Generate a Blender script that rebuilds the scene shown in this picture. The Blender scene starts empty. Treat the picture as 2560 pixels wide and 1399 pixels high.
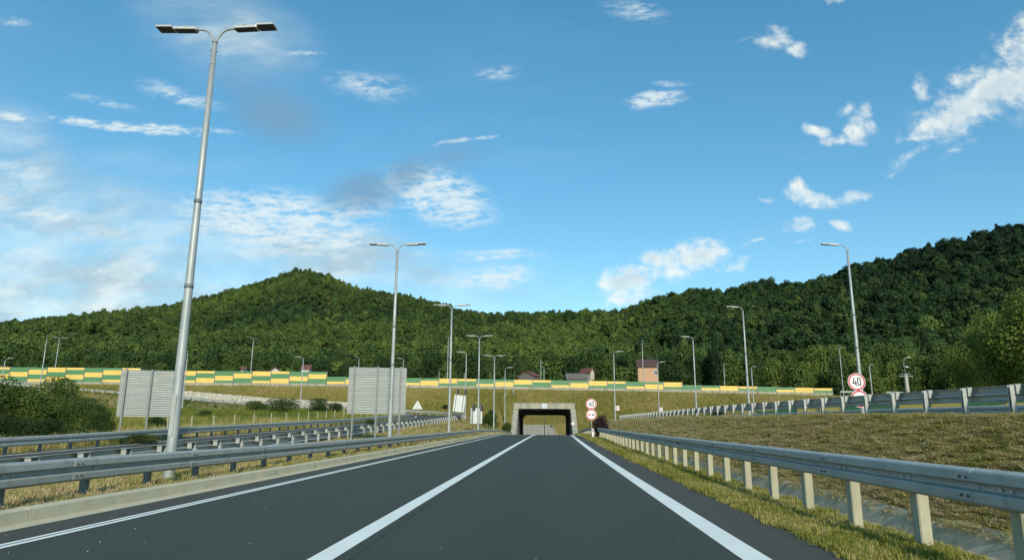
import bpy, math, random
import numpy as np
from mathutils import Vector, Matrix

random.seed(7); RNG = np.random.default_rng(11)
SC = bpy.context.scene
COL = SC.collection
R = math.radians

# ------------------------------------------------------------------ camera
F, CX, CY, H = 1700.0, 1280.0, 699.5, 1.42          # focal length and centre in units of a 2560 px wide frame
_y = np.array([1362 - CX, 1061 - CY, F]); _y /= np.linalg.norm(_y)
_zx = 50.0; _zy = -(F * F + (1362 - CX) * _zx) / (1061 - CY)
_z = np.array([_zx, _zy, F]); _z /= np.linalg.norm(_z)
_x = np.cross(_y, _z)
M = np.stack([_x, _y, _z], 1)
CAM = np.array([0, 0, H])
def ray(px, py):
    return M.T @ np.array([(px - CX) / F, (py - CY) / F, 1.0])
def D(px, py, zc): return CAM + ray(px, py) * zc
def AY(px, py, Y):
    r = ray(px, py); return CAM + r * (Y / r[1])
cam_d = bpy.data.cameras.new('camera'); cam = bpy.data.objects.new('camera', cam_d); COL.objects.link(cam)
cam_d.sensor_width = 36; cam_d.lens = 36 * F / 2560; cam_d.clip_end = 9000; cam_d.clip_start = .1
_r = M.T
cam.matrix_world = Matrix(((_r[0][0], -_r[0][1], -_r[0][2], 0), (_r[1][0], -_r[1][1], -_r[1][2], 0),
                           (_r[2][0], -_r[2][1], -_r[2][2], H), (0, 0, 0, 1)))
SC.camera = cam
SC.view_settings.view_transform = 'Standard'; SC.view_settings.look = 'None'
SC.view_settings.gamma = 1; SC.view_settings.use_curve_mapping = False
SC.view_settings.exposure = 0.45

# ------------------------------------------------------------------ light
SUN_EL, SUN_AZ = R(27), R(13)          # azimuth: to the right of straight behind the camera
sd = Vector((math.sin(SUN_AZ) * math.cos(SUN_EL), -math.cos(SUN_AZ) * math.cos(SUN_EL), math.sin(SUN_EL)))
sl = bpy.data.lights.new('sun', 'SUN'); sl.energy = 3.1; sl.angle = R(5); sl.color = (1.0, .92, .74)
so = bpy.data.objects.new('sun', sl); COL.objects.link(so)
so.rotation_euler = sd.to_track_quat('Z', 'Y').to_euler()

W = bpy.data.worlds.new('World'); SC.world = W; W.use_nodes = True
def build_sky():
    nt = W.node_tree; N = nt.nodes; L = nt.links; N.clear()
    out = N.new('ShaderNodeOutputWorld'); bg = N.new('ShaderNodeBackground')
    sky = N.new('ShaderNodeTexSky'); sky.sky_type = 'NISHITA'; sky.sun_disc = False
    sky.sun_elevation = SUN_EL; sky.sun_rotation = math.atan2(sd.x, sd.y)
    sky.air_density = 1.2; sky.dust_density = .0; sky.ozone_density = 2.2; sky.altitude = 1500
    tc = N.new('ShaderNodeTexCoord'); sep = N.new('ShaderNodeSeparateXYZ'); L.new(tc.outputs['Generated'], sep.inputs[0])
    def math_(op, a, b=None, c=None, clamp=False):
        n = N.new('ShaderNodeMath'); n.operation = op; n.use_clamp = clamp
        for i, v in enumerate((a, b, c)):
            if v is None: continue
            if isinstance(v, (int, float)): n.inputs[i].default_value = v
            else: L.new(v, n.inputs[i])
        return n.outputs[0]
    yc = math_('MAXIMUM', sep.outputs[1], .06)
    u = math_('DIVIDE', sep.outputs[0], yc); v = math_('DIVIDE', sep.outputs[2], yc)
    cmb = N.new('ShaderNodeCombineXYZ'); L.new(u, cmb.inputs[0]); L.new(v, cmb.inputs[1])
    uv = cmb.outputs[0]
    def noise(vec, scale, detail, rough=.55, rot=0, st=(1, 1, 1), loc=(0, 0, 0), dist=0):
        mp = N.new('ShaderNodeMapping'); mp.inputs['Scale'].default_value = st
        mp.inputs['Rotation'].default_value = (0, 0, rot); mp.inputs['Location'].default_value = loc
        L.new(vec, mp.inputs[0])
        n = N.new('ShaderNodeTexNoise'); n.noise_dimensions = '3D'
        n.inputs['Scale'].default_value = scale; n.inputs['Detail'].default_value = detail
        n.inputs['Roughness'].default_value = rough; n.inputs['Distortion'].default_value = dist
        L.new(mp.outputs[0], n.inputs[0]); return n
    def warp(vec, scale, amt, detail=4):
        n = noise(vec, scale, detail)
        s = N.new('ShaderNodeVectorMath'); s.operation = 'SUBTRACT'; L.new(n.outputs['Color'], s.inputs[0]); s.inputs[1].default_value = (.5, .5, .5)
        m = N.new('ShaderNodeVectorMath'); m.operation = 'SCALE'; L.new(s.outputs[0], m.inputs[0]); m.inputs['Scale'].default_value = amt
        a = N.new('ShaderNodeVectorMath'); a.operation = 'ADD'; L.new(vec, a.inputs[0]); L.new(m.outputs[0], a.inputs[1])
        return a.outputs[0]
    def uvof(px, py):
        r = ray(px, py); return r[0] / r[1], r[2] / r[1]
    def field(vec, blobs, grow=1.35):
        """max over blobs of weight*(1-distance) where distance is elliptic; blob = px,py,rx,ry,angle,weight"""
        cur = None
        for (px, py, rx, ry, ang, wt) in blobs:
            c = uvof(px, py); k = 1 / F
            mp = N.new('ShaderNodeMapping'); mp.vector_type = 'TEXTURE'
            mp.inputs['Location'].default_value = (c[0], c[1], 0); mp.inputs['Rotation'].default_value = (0, 0, R(ang))
            mp.inputs['Scale'].default_value = (rx * k * grow, ry * k * grow, 1e3); L.new(vec, mp.inputs[0])
            ln = N.new('ShaderNodeVectorMath'); ln.operation = 'LENGTH'; L.new(mp.outputs[0], ln.inputs[0])
            t = math_('MULTIPLY_ADD', ln.outputs['Value'], -wt, wt)
            cur = t if cur is None else math_('SMOOTH_MAX', cur, t, .12)
        return math_('MAXIMUM', cur, 0)
    def sstep(x, a, b):
        n = N.new('ShaderNodeMapRange'); n.interpolation_type = 'SMOOTHSTEP'
        n.inputs[1].default_value = a; n.inputs[2].default_value = b; L.new(x, n.inputs[0]); return n.outputs[0]
    def mix(fac, a, b):
        n = N.new('ShaderNodeMix'); n.data_type = 'RGBA'; L.new(fac, n.inputs[0])
        for i, v in ((6, a), (7, b)):
            if isinstance(v, tuple): n.inputs[i].default_value = v
            else: L.new(v, n.inputs[i])
        return n.outputs[2]
    # --- thin high veil (soft, pale), lower left and around
    veil = field(warp(uv, 2.2, .12), [(60, 680, 660, 260, -8, 2.4), (470, 680, 420, 120, -2, 1.8), (-300, 560, 500, 330, 0, 2.0), (760, 660, 330, 90, 0, 1.0), (1080, 690, 260, 70, 0, .5), (560, 100, 300, 150, -25, .5), (40, 400, 190, 110, -20, .8), (330, 400, 420, 60, -6, .25), (1200, 720, 260, 60, 0, .4)])
    st1 = noise(uv, 3.2, 6, .58, R(8), (1, 3.4, 1)); st2 = noise(uv, 9, 5, .6, R(6), (1, 3.0, 1), (3, 1, 0))
    vv = math_('MULTIPLY', sstep(veil, .0, .65), math_('MULTIPLY_ADD', sstep(st1.outputs['Fac'], .38, .60), .55, .36))
    vv = math_('MULTIPLY', vv, math_('MULTIPLY_ADD', sstep(st2.outputs['Fac'], .34, .64), .42, .66))
    # --- fibrous cirrus
    cir = field(warp(uv, 5, .06), [(690, 560, 260, 90, -8, 1), (870, 530, 150, 60, 20, .7), (1090, 490, 150, 75, -22, 1.1), (860, 612, 60, 34, 30, .9),
        (1160, 356, 75, 7, 4, .9), (330, 310, 270, 15, -3.5, 1.1), (30, 290, 60, 14, -8, .9), (250, 250, 120, 14, -10, .5), (450, 235, 140, 24, -14, .55),
        (1250, 640, 120, 20, 0, .65), (1230, 705, 110, 30, 4, .9), (1640, 245, 85, 24, 6, 1.0), (1680, 205, 60, 12, 0, .5), (760, 120, 60, 10, -6, .5),
        (920, 210, 130, 46, -12, .5), (960, 220, 50, 16, 0, .5), (1240, 180, 60, 30, 10, .5), (1590, 30, 90, 34, -8, .55), (45, 45, 60, 16, -12, .55),
        (40, 420, 90, 30, -10, .5), (100, 540, 200, 26, -6, .5), (2400, 380, 60, 12, 30, .4)])
    fb = noise(warp(uv, 7, .03), 22, 7, .66, R(-14), (1, 3.4, 1)); fb2 = noise(uv, 60, 5, .6, R(18), (1, 2.6, 1))
    fbv = math_('MULTIPLY_ADD', fb2.outputs['Fac'], .35, math_('MULTIPLY', fb.outputs['Fac'], .75))
    cc = math_('MULTIPLY', sstep(cir, .0, .62), sstep(math_('MULTIPLY_ADD', cir, .10, fbv), .47, .70))
    # --- dark grey soft clouds
    gry = field(warp(uv, 3.5, .07), [(690, 290, 150, 85, -28, 1.0), (600, 215, 90, 70, -30, .5), (900, 490, 120, 62, 8, 1.0), (1010, 440, 95, 55, 28, .85), (1130, 390, 120, 50, 10, .55), (620, 60, 200, 60, 0, .25)])
    gg = math_('MULTIPLY', sstep(gry, .0, .85), .80)
    # --- cumulus
    wuv = warp(warp(uv, 9, .05), 30, .014, 6)
    cum = field(wuv, [(1575, 690, 70, 34, 10, 1), (1545, 705, 44, 32, 0, 1.1), (1560, 750, 62, 22, 0, .7), (1640, 640, 34, 24, 0, 1), (1690, 640, 70, 30, 8, 1), (1750, 632, 52, 32, 0, 1.1), (1700, 670, 60, 20, 12, .7),
        (1835, 665, 55, 16, 22, .55), (1885, 612, 40, 9, 20, .5), (1995, 567, 40, 26, 28, .75), (2090, 560, 26, 12, 0, .7), (1998, 614, 26, 6, 5, .5),
        (2035, 490, 70, 22, -14, .8), (2005, 462, 26, 22, 0, .8), (2090, 500, 90, 15, 6, .75), (1910, 488, 30, 10, -12, .6),
        (2050, 332, 34, 16, -10, .8), (2090, 352, 40, 18, 0, .9), (2130, 330, 22, 44, -8, 1.0), (2165, 275, 20, 24, 0, .9), (2180, 320, 20, 22, 0, .7), (2120, 275, 14, 22, 0, .6),
        (1900, 95, 34, 22, 10, .7), (1950, 90, 38, 26, -20, .85), (1990, 125, 30, 24, -10, .9), (1860, 100, 40, 10, 20, .35), (1925, 100, 60, 30, -12, .5), (1690, 655, 110, 45, 10, .6), (1570, 715, 80, 60, 0, .6),
        (2310, 225, 24, 44, -4, .8), (2310, 250, 30, 18, 0, .7), (2440, 190, 90, 34, 30, .75), (2500, 215, 130, 60, 28, 1.2), (2400, 285, 110, 45, 30, 1.1), (2330, 320, 85, 26, 22, .9),
        (2290, 355, 60, 16, 10, .7), (2270, 400, 55, 18, 28, .6), (2240, 435, 40, 9, 35, .45), (2540, 110, 40, 40, 40, .6), (2650, 160, 160, 120, 30, 1.3), (2080, 10, 40, 12, 0, .5), (2850, 80, 200, 120, 20, 1.1), (2140, 300, 40, 50, 0, .55), (2150, 345, 30, 26, 0, .6), (2360, 270, 120, 60, 30, .5)], 1.7)
    dn = noise(uv, 26, 7, .62, 0, (1, 1.15, 1), (1, 5, 0))
    cu = sstep(math_('ADD', cum, math_('MULTIPLY_ADD', dn.outputs['Fac'], 2.1, -1.18)), .02, .9)
    cu = math_('MULTIPLY', cu, sstep(cum, .0, .40))
    # light on cumulus: compare density with the density a little towards the light (upper left of the cloud)
    sh = N.new('ShaderNodeVectorMath'); sh.operation = 'ADD'; L.new(wuv, sh.inputs[0]); sh.inputs[1].default_value = (-.006, .012, 0)
    dn2 = noise(sh.outputs[0], 13, 6, .6, 0, (1, 1.15, 1), (1, 5, 0))
    core = sstep(math_('ADD', cum, math_('MULTIPLY_ADD', dn2.outputs['Fac'], .9, -.45)), .45, 1.15)
    # sparse generic cirrus elsewhere (beyond the frame, all round)
    zc = math_('MAXIMUM', sep.outputs[2], .08)
    pu = math_('DIVIDE', sep.outputs[0], zc); pv = math_('DIVIDE', sep.outputs[1], zc)
    c2 = N.new('ShaderNodeCombineXYZ'); L.new(pu, c2.inputs[0]); L.new(pv, c2.inputs[1])
    gn = noise(c2.outputs[0], .9, 7, .6, .4, (1, 1.8, 1)); away = sstep(sep.outputs[1], .55, .2)
    gen = math_('MULTIPLY', sstep(gn.outputs['Fac'], .5, .78), math_('MULTIPLY_ADD', away, .5, .06))
    K = 5.3  # radiance of a sunlit cloud in sky-texture units
    hs = N.new('ShaderNodeHueSaturation'); hs.inputs['Saturation'].default_value = 1.40; hs.inputs['Hue'].default_value = .484; hs.inputs['Value'].default_value = 1.32
    ga = N.new('ShaderNodeGamma'); ga.inputs[1].default_value = .8; L.new(sky.outputs[0], ga.inputs[0]); L.new(ga.outputs[0], hs.inputs['Color'])
    col = mix(gen, hs.outputs[0], (K * .9, K * .97, K, 1))
    vst = noise(warp(uv, 4, .08), 6.5, 7, .62, R(10), (1, 2.3, 1), (7, 2, 0))
    vcol = mix(sstep(vst.outputs['Fac'], .40, .66), (K * .50, K * .69, K * .80, 1), (K * .92, K * 1.04, K * 1.04, 1))
    col = mix(math_('MULTIPLY', vv, .97), col, vcol)
    col = mix(math_('MULTIPLY', cc, .82), col, (K * .92, K * 1.04, K * 1.06, 1))
    col = mix(gg, col, (K * .225, K * .43, K * .64, 1))
    ccol = mix(core, (K * 1.12, K * 1.16, K * 1.08, 1), (K * .72, K * .87, K * .93, 1))
    col = mix(math_('MULTIPLY', cu, .93), col, ccol)
    L.new(col, bg.inputs[0]); bg.inputs[1].default_value = .12; L.new(bg.outputs[0], out.inputs[0])
build_sky()
W.cycles.sampling_method = 'MANUAL'; W.cycles.sample_map_resolution = 512

# ------------------------------------------------------------------ materials
MATS = {}
def mat(name, build):
    if name in MATS: return MATS[name]
    m = bpy.data.materials.new(name); m.use_nodes = True; nt = m.node_tree; nt.nodes.clear()
    o = nt.nodes.new('ShaderNodeOutputMaterial'); p = nt.nodes.new('ShaderNodeBsdfPrincipled'); nt.links.new(p.outputs[0], o.inputs[0])
    build(nt, p, o); MATS[name] = m; return m
def nnoise(nt, scale, detail=4, rough=.55, st=(1, 1, 1), coord='Object', w=None):
    tc = nt.nodes.new('ShaderNodeTexCoord'); mp = nt.nodes.new('ShaderNodeMapping'); mp.inputs['Scale'].default_value = st
    if coord == 'World':
        g = nt.nodes.new('ShaderNodeNewGeometry'); nt.links.new(g.outputs['Position'], mp.inputs[0])
    else: nt.links.new(tc.outputs[coord], mp.inputs[0])
    n = nt.nodes.new('ShaderNodeTexNoise'); n.inputs['Scale'].default_value = scale
    n.inputs['Detail'].default_value = detail; n.inputs['Roughness'].default_value = rough
    nt.links.new(mp.outputs[0], n.inputs[0]); return n.outputs['Fac']
def ramp(nt, fac, stops):
    r = nt.nodes.new('ShaderNodeValToRGB'); nt.links.new(fac, r.inputs[0]); e = r.color_ramp.elements
    while len(e) < len(stops): e.new(.5)
    for i, (p, c) in enumerate(stops): e[i].position = p; e[i].color = (*c, 1)
    return r.outputs[0]
def nmix(nt, fac, a, b, mode='MIX'):
    n = nt.nodes.new('ShaderNodeMix'); n.data_type = 'RGBA'; n.blend_type = mode
    if isinstance(fac, (int, float)): n.inputs[0].default_value = fac
    else: nt.links.new(fac, n.inputs[0])
    for i, v in ((6, a), (7, b)):
        if isinstance(v, tuple): n.inputs[i].default_value = (*v, 1) if len(v) == 3 else v
        else: nt.links.new(v, n.inputs[i])
    return n.outputs[2]
def nmath(nt, op, a, b):
    n = nt.nodes.new('ShaderNodeMath'); n.operation = op
    for i, v in enumerate((a, b)):
        if isinstance(v, (int, float)): n.inputs[i].default_value = v
        else: nt.links.new(v, n.inputs[i])
    return n.outputs[0]
def bump(nt, p, h, strength=.3, dist=.02):
    b = nt.nodes.new('ShaderNodeBump'); b.inputs['Strength'].default_value = strength; b.inputs['Distance'].default_value = dist
    nt.links.new(h, b.inputs['Height']); nt.links.new(b.outputs[0], p.inputs['Normal'])
def simple(name, col, rough=.6, metal=0, var=.15, scale=6, bmp=0, st=(1, 1, 1), coord='Object'):
    def b(nt, p, o):
        n = nnoise(nt, scale, 5, .6, st, coord)
        c = ramp(nt, n, [(.25, tuple(x * (1 - var) for x in col)), (.75, tuple(min(1, x * (1 + var)) for x in col))])
        nt.links.new(c, p.inputs['Base Color']); p.inputs['Roughness'].default_value = rough; p.inputs['Metallic'].default_value = metal
        if bmp: bump(nt, p, nnoise(nt, scale * 6, 3, .6, st, coord), bmp, .01)
    return mat(name, b)

def b_galv(c0, c1, metal, rough):
    def b(nt, p, o):
        n = nnoise(nt, 2.2, 6, .65, (1, 1, 1), 'World'); n2 = nnoise(nt, 26, 3, .6, (1, 1, 1), 'World')
        c = nmix(nt, nmath(nt, 'MULTIPLY', n2, .45), ramp(nt, n, [(.3, c0), (.7, c1)]), (c1[0] * 1.15, c1[1] * 1.15, c1[2] * 1.12))
        st = nnoise(nt, 3.0, 5, .7, (1, 1, .22), 'World')      # run-off streaks
        c = nmix(nt, ramp(nt, st, [(.56, (0, 0, 0)), (.72, (.45, .45, .45))]), c, (.17, .165, .14))
        nt.links.new(c, p.inputs['Base Color']); p.inputs['Metallic'].default_value = metal
        nt.links.new(ramp(nt, n2, [(.3, (rough - .08,) * 3), (.7, (rough + .12,) * 3)]), p.inputs['Roughness'])
        bump(nt, p, n, .12, .01)
    return b
GALV = mat('galvanised_steel', b_galv((.28, .30, .28), (.40, .42, .395), .12, .5))
GALV_POLE = mat('galvanised_pole', b_galv((.26, .29, .29), (.40, .43, .42), .3, .48))
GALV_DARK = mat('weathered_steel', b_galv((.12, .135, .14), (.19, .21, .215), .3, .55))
LAMP_GREY = simple('lamp_housing', (.50, .50, .47), .4, .15, .06, 8)
LED_DARK = simple('lamp_underside', (.035, .036, .034), .35, 0, .1, 8)
RUBBER = simple('black_plastic', (.02, .02, .022), .5, 0, .1)
BOLT = simple('bolt_steel', (.10, .105, .11), .5, .5, .1)
SIGN_BACK = simple('aluminium_back', (.42, .45, .44), .55, .25, .05, 5)
SIGN_BACK2 = simple('aluminium_back_plain', (.56, .58, .55), .55, .1, .06, 5)
WHITE_SIGN = simple('sign_white', (.74, .76, .76), .4, 0, .02)
RED_SIGN = simple('sign_red', (.50, .045, .04), .4, 0, .05)
BLACK_SIGN = simple('sign_black', (.012, .012, .014), .5, 0, .02)
BLUE_SIGN = simple('sign_blue', (.04, .16, .36), .5, 0, .02)
RED_REFL = simple('red_reflector', (.38, .02, .02), .3, 0, .05)

def b_asphalt(nt, p, o):
    big = nnoise(nt, .22, 5, .6, (1, .25, 1), 'World'); fine = nnoise(nt, 55, 3, .7, (1, 1, 1), 'World'); mid = nnoise(nt, 4, 5, .65, (1, .5, 1), 'World')
    sp = nnoise(nt, 140, 2, .6, (1, 1, 1), 'World')
    c = ramp(nt, big, [(.3, (.032, .037, .027)), (.7, (.047, .054, .039))])
    c = nmix(nt, .5, c, ramp(nt, fine, [(.3, (.022, .028, .021)), (.72, (.088, .105, .080))]))
    c = nmix(nt, ramp(nt, mid, [(.45, (0, 0, 0)), (.75, (.35, .35, .35))]), c, (.036, .044, .034))
    c = nmix(nt, ramp(nt, sp, [(.74, (0, 0, 0)), (.80, (.6, .6, .6))]), c, (.20, .21, .20))
    # worn, faintly polished wheel tracks follow the lane (world X)
    g = nt.nodes.new('ShaderNodeNewGeometry'); s = nt.nodes.new('ShaderNodeSeparateXYZ'); nt.links.new(g.outputs['Position'], s.inputs[0])
    w = nmath(nt, 'SINE', nmath(nt, 'MULTIPLY', s.outputs[0], 3.3), 0); w = nmath(nt, 'MULTIPLY', nmath(nt, 'ADD', w, 1), .5)
    c = nmix(nt, nmath(nt, 'MULTIPLY', w, .22), c, (.058, .069, .053))
    ax = nmath(nt, 'ABSOLUTE', nmath(nt, 'ADD', s.outputs[0], 2.0), 0); ed = nnoise(nt, .9, 6, .7, (1, .3, 1), 'World')
    c = nmix(nt, ramp(nt, nmath(nt, 'ADD', nmath(nt, 'MULTIPLY', ax, .2), nmath(nt, 'MULTIPLY', ed, .25)), [(.93, (0, 0, 0)), (1.0, (.5, .5, .5))]), c, (.085, .078, .066))
    se = nmath(nt, 'ABSOLUTE', nmath(nt, 'ADD', s.outputs[0], nmath(nt, 'ADD', nmath(nt, 'MULTIPLY', ed, .06), 2.05)), 0)
    c = nmix(nt, ramp(nt, se, [(.008, (.7, .7, .7)), (.02, (0, 0, 0))]), c, (.018, .021, .018))
    nt.links.new(c, p.inputs['Base Color']); p.inputs['Roughness'].default_value = .82
    p.inputs['Specular IOR Level'].default_value = .35
    bump(nt, p, fine, .35, .006)
ASPHALT = mat('asphalt', b_asphalt)
def b_paint(nt, p, o):
    n = nnoise(nt, 30, 5, .7, (1, 1, 1), 'World'); n2 = nnoise(nt, 1.5, 5, .6, (1, 1, 1), 'World')
    c = ramp(nt, n2, [(.3, (.76, .80, .74)), (.7, (.84, .87, .81))])
    c = nmix(nt, ramp(nt, n, [(.66, (0, 0, 0)), (.76, (.6, .6, .6))]), c, (.28, .30, .30))
    nt.links.new(c, p.inputs['Base Color']); p.inputs['Roughness'].default_value = .6
PAINT = mat('road_paint', b_paint)
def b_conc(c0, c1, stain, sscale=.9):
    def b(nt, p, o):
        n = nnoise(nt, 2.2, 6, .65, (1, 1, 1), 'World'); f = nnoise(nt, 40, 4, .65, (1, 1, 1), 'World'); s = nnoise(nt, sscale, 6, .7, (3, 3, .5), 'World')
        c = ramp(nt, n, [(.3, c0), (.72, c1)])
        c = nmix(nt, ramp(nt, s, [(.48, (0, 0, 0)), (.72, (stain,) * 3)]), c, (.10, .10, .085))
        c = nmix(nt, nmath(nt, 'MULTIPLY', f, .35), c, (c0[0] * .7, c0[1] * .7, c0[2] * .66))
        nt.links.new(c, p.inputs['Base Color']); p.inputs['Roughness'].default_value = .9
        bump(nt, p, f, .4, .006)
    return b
CONC = mat('concrete', b_conc((.31, .295, .23), (.45, .425, .34), .85, .5))
CONC_KERB = mat('kerb_concrete', b_conc((.50, .46, .32), (.62, .57, .41), .15))
CONC_POST = mat('post_concrete', b_conc((.38, .36, .25), (.48, .46, .33), .3, 2))
CONC_DITCH = mat('channel_concrete', b_conc((.36, .345, .25), (.52, .49, .37), .7))
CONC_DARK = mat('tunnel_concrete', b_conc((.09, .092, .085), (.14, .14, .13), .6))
CONC_WALL = mat('retaining_concrete', b_conc((.25, .26, .25), (.36, .37, .35), .9))
GREEN_PANEL = simple('green_panel', (.10, .25, .115), .55, 0, .10, .6, 0, (1, 1, 3), 'World')
YELLOW_PANEL = simple('yellow_panel', (.78, .56, .15), .55, 0, .10, .6, 0, (1, 1, 3), 'World')

def b_soil(stops, scale, dry=None):
    def b(nt, p, o):
        a = nnoise(nt, scale, 7, .65, (1, 1, 1), 'World'); f = nnoise(nt, 9, 6, .7, (1, 1, 1), 'World')
        c = ramp(nt, a, stops)
        c = nmix(nt, .45, c, ramp(nt, f, [(.3, (.03, .032, .012)), (.7, (.20, .17, .085))]))
        nt.links.new(c, p.inputs['Base Color']); p.inputs['Roughness'].default_value = .95
        bump(nt, p, f, .8, .06)
    return b
GROUND = mat('grassy_ground', b_soil([(.3, (.12, .13, .024)), (.5, (.20, .18, .042)), (.7, (.27, .21, .07))], .12))
FOREST_FLOOR = mat('forest_floor', b_soil([(.3, (.018, .03, .010)), (.7, (.035, .05, .016))], .02))

def leaf_mat(name, stops, kind, trans=.25, vscale=.9):
    def b(nt, p, o):
        at = nt.nodes.new('ShaderNodeAttribute'); at.attribute_type = kind; at.attribute_name = 'tint'
        n = nnoise(nt, vscale, 3, .6, (1, 1, 1), 'World')
        f = nmath(nt, 'ADD', at.outputs['Fac'], nmath(nt, 'MULTIPLY', nmath(nt, 'SUBTRACT', n, .5), .5))
        c = ramp(nt, f, stops)
        p.inputs['Roughness'].default_value = .75; p.inputs['Specular IOR Level'].default_value = .25
        nt.links.new(c, p.inputs['Base Color'])
        if trans:
            t = nt.nodes.new('ShaderNodeBsdfTranslucent'); nt.links.new(nmix(nt, 1, c, (1.15, 1.25, .6), 'MULTIPLY'), t.inputs[0])
            ms = nt.nodes.new('ShaderNodeMixShader'); ms.inputs[0].default_value = trans
            nt.links.new(p.outputs[0], ms.inputs[1]); nt.links.new(t.outputs[0], ms.inputs[2]); nt.links.new(ms.outputs[0], o.inputs[0])
    return mat(name, b)
LSTOPS = [(0, (.007, .021, .009)), (.28, (.020, .048, .014)), (.6, (.064, .108, .024)), (1, (.150, .195, .036))]
LEAF_FAR = leaf_mat('forest_leaves', LSTOPS, 'INSTANCER', .15, .25)
LEAF = leaf_mat('tree_leaves', LSTOPS, 'OBJECT', .25, .9)
LEAF_PURPLE = leaf_mat('purple_leaves', [(0, (.012, .007, .010)), (1, (.035, .016, .020))], 'OBJECT', .1)
GRASS = leaf_mat('grass_blades', [(0, (.11, .16, .026)), (.35, (.27, .27, .055)), (.6, (.46, .39, .15)), (.8, (.57, .46, .27)), (1, (.47, .34, .235))], 'INSTANCER', .42, 2.0)
BARK = simple('bark', (.075, .06, .045), .9, 0, .3, 8, .4)

# ------------------------------------------------------------------ helpers
class MB:
    def __init__(s): s.v = []; s.f = []
    def add(s, vs, fs):
        o = len(s.v); s.v += [tuple(map(float, v)) for v in vs]; s.f += [tuple(i + o for i in f) for f in fs]; return s
    def box(s, x0, x1, y0, y1, z0, z1):
        return s.add([(x0, y0, z0), (x1, y0, z0), (x1, y1, z0), (x0, y1, z0), (x0, y0, z1), (x1, y0, z1), (x1, y1, z1), (x0, y1, z1)],
                     [(0, 3, 2, 1), (4, 5, 6, 7), (0, 1, 5, 4), (1, 2, 6, 5), (2, 3, 7, 6), (3, 0, 4, 7)])
    def bbox(s, x0, x1, y0, y1, z0, z1, b=.02):
        """box with chamfered vertical edges and top edge"""
        ring = [(x0 + b, y0), (x1 - b, y0), (x1, y0 + b), (x1, y1 - b), (x1 - b, y1), (x0 + b, y1), (x0, y1 - b), (x0, y0 + b)]
        cx, cy = (x0 + x1) / 2, (y0 + y1) / 2
        ins = [(cx + (x - cx) * (1 - 2 * b / (x1 - x0)), cy + (y - cy) * (1 - 2 * b / (y1 - y0))) for x, y in ring]
        vs = [(x, y, z0) for x, y in ring] + [(x, y, z1 - b) for x, y in ring] + [(x, y, z1) for x, y in ins]
        fs = [tuple(range(7, -1, -1)), tuple(range(16, 24))]
        for k in (0, 8): fs += [(k + i, k + (i + 1) % 8, k + 8 + (i + 1) % 8, k + 8 + i) for i in range(8)]
        return s.add(vs, fs)
    def tube(s, pts, rad, n=10, caps=True):
        pts = [np.array(p, float) for p in pts]; rad = rad if hasattr(rad, '__len__') else [rad] * len(pts)
        vs = []; up = np.array([0, 0, 1.0])
        for i, p in enumerate(pts):
            t = pts[min(i + 1, len(pts) - 1)] - pts[max(i - 1, 0)]; t /= np.linalg.norm(t)
            a = np.cross(t, up if abs(t[2]) < .95 else np.array([0, 1.0, 0])); a /= np.linalg.norm(a); b = np.cross(t, a)
            for k in range(n):
                q = 2 * math.pi * k / n; vs.append(p + rad[i] * (math.cos(q) * a + math.sin(q) * b))
        fs = [(i * n + k, i * n + (k + 1) % n, (i + 1) * n + (k + 1) % n, (i + 1) * n + k) for i in range(len(pts) - 1) for k in range(n)]
        if caps: fs += [tuple(range(n - 1, -1, -1)), tuple((len(pts) - 1) * n + k for k in range(n))]
        return s.add(vs, fs)
    def poly(s, pts, y0, y1):
        """prism: polygon pts (x,z) extruded from y0 to y1"""
        n = len(pts); vs = [(x, y0, z) for x, z in pts] + [(x, y1, z) for x, z in pts]
        return s.add(vs, [tuple(range(n)), tuple(range(2 * n - 1, n - 1, -1))] + [(i, (i + 1) % n, n + (i + 1) % n, n + i)[::-1] for i in range(n)])
    def prof(s, pts, y0, y1):
        return s
def mesh(name, mb, m, smooth=False):
    me = bpy.data.meshes.new(name); me.from_pydata(mb.v, [], mb.f)
    if m: me.materials.append(m)
    if smooth: me.shade_smooth()
    me.update(); return me
def link(name, me, parent=None, loc=(0, 0, 0), rot=(0, 0, 0), scale=None, **props):
    o = bpy.data.objects.new(name, me); COL.objects.link(o)
    if parent: o.parent = parent
    o.location = loc; o.rotation_euler = rot
    if scale: o.scale = scale
    for k, v in props.items(): o[k] = v
    return o
def part(name, mb, m, parent, smooth=False, **props): return link(name, mesh(name, mb, m, smooth), parent, **props)
def thing(name, label, cat, loc=(0, 0, 0), rz=0, group=None):
    o = link(name, None, None, loc, (0, 0, rz), label=label, category=cat); o.empty_display_size = .3
    if group: o['group'] = group
    return o
def copy_tree(o, parent=None):
    c = o.copy(); COL.objects.link(c)
    if parent: c.parent = parent
    for ch in o.children: copy_tree(ch, c)
    return c
def struct(name, mb, m, smooth=False, **p):
    return link(name, mesh(name, mb, m, smooth), None, kind='structure', **p)
def autosmooth(me, ang=40):
    try: me.shade_smooth(); me.set_sharp_from_angle(angle=R(ang))
    except Exception: pass

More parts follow.
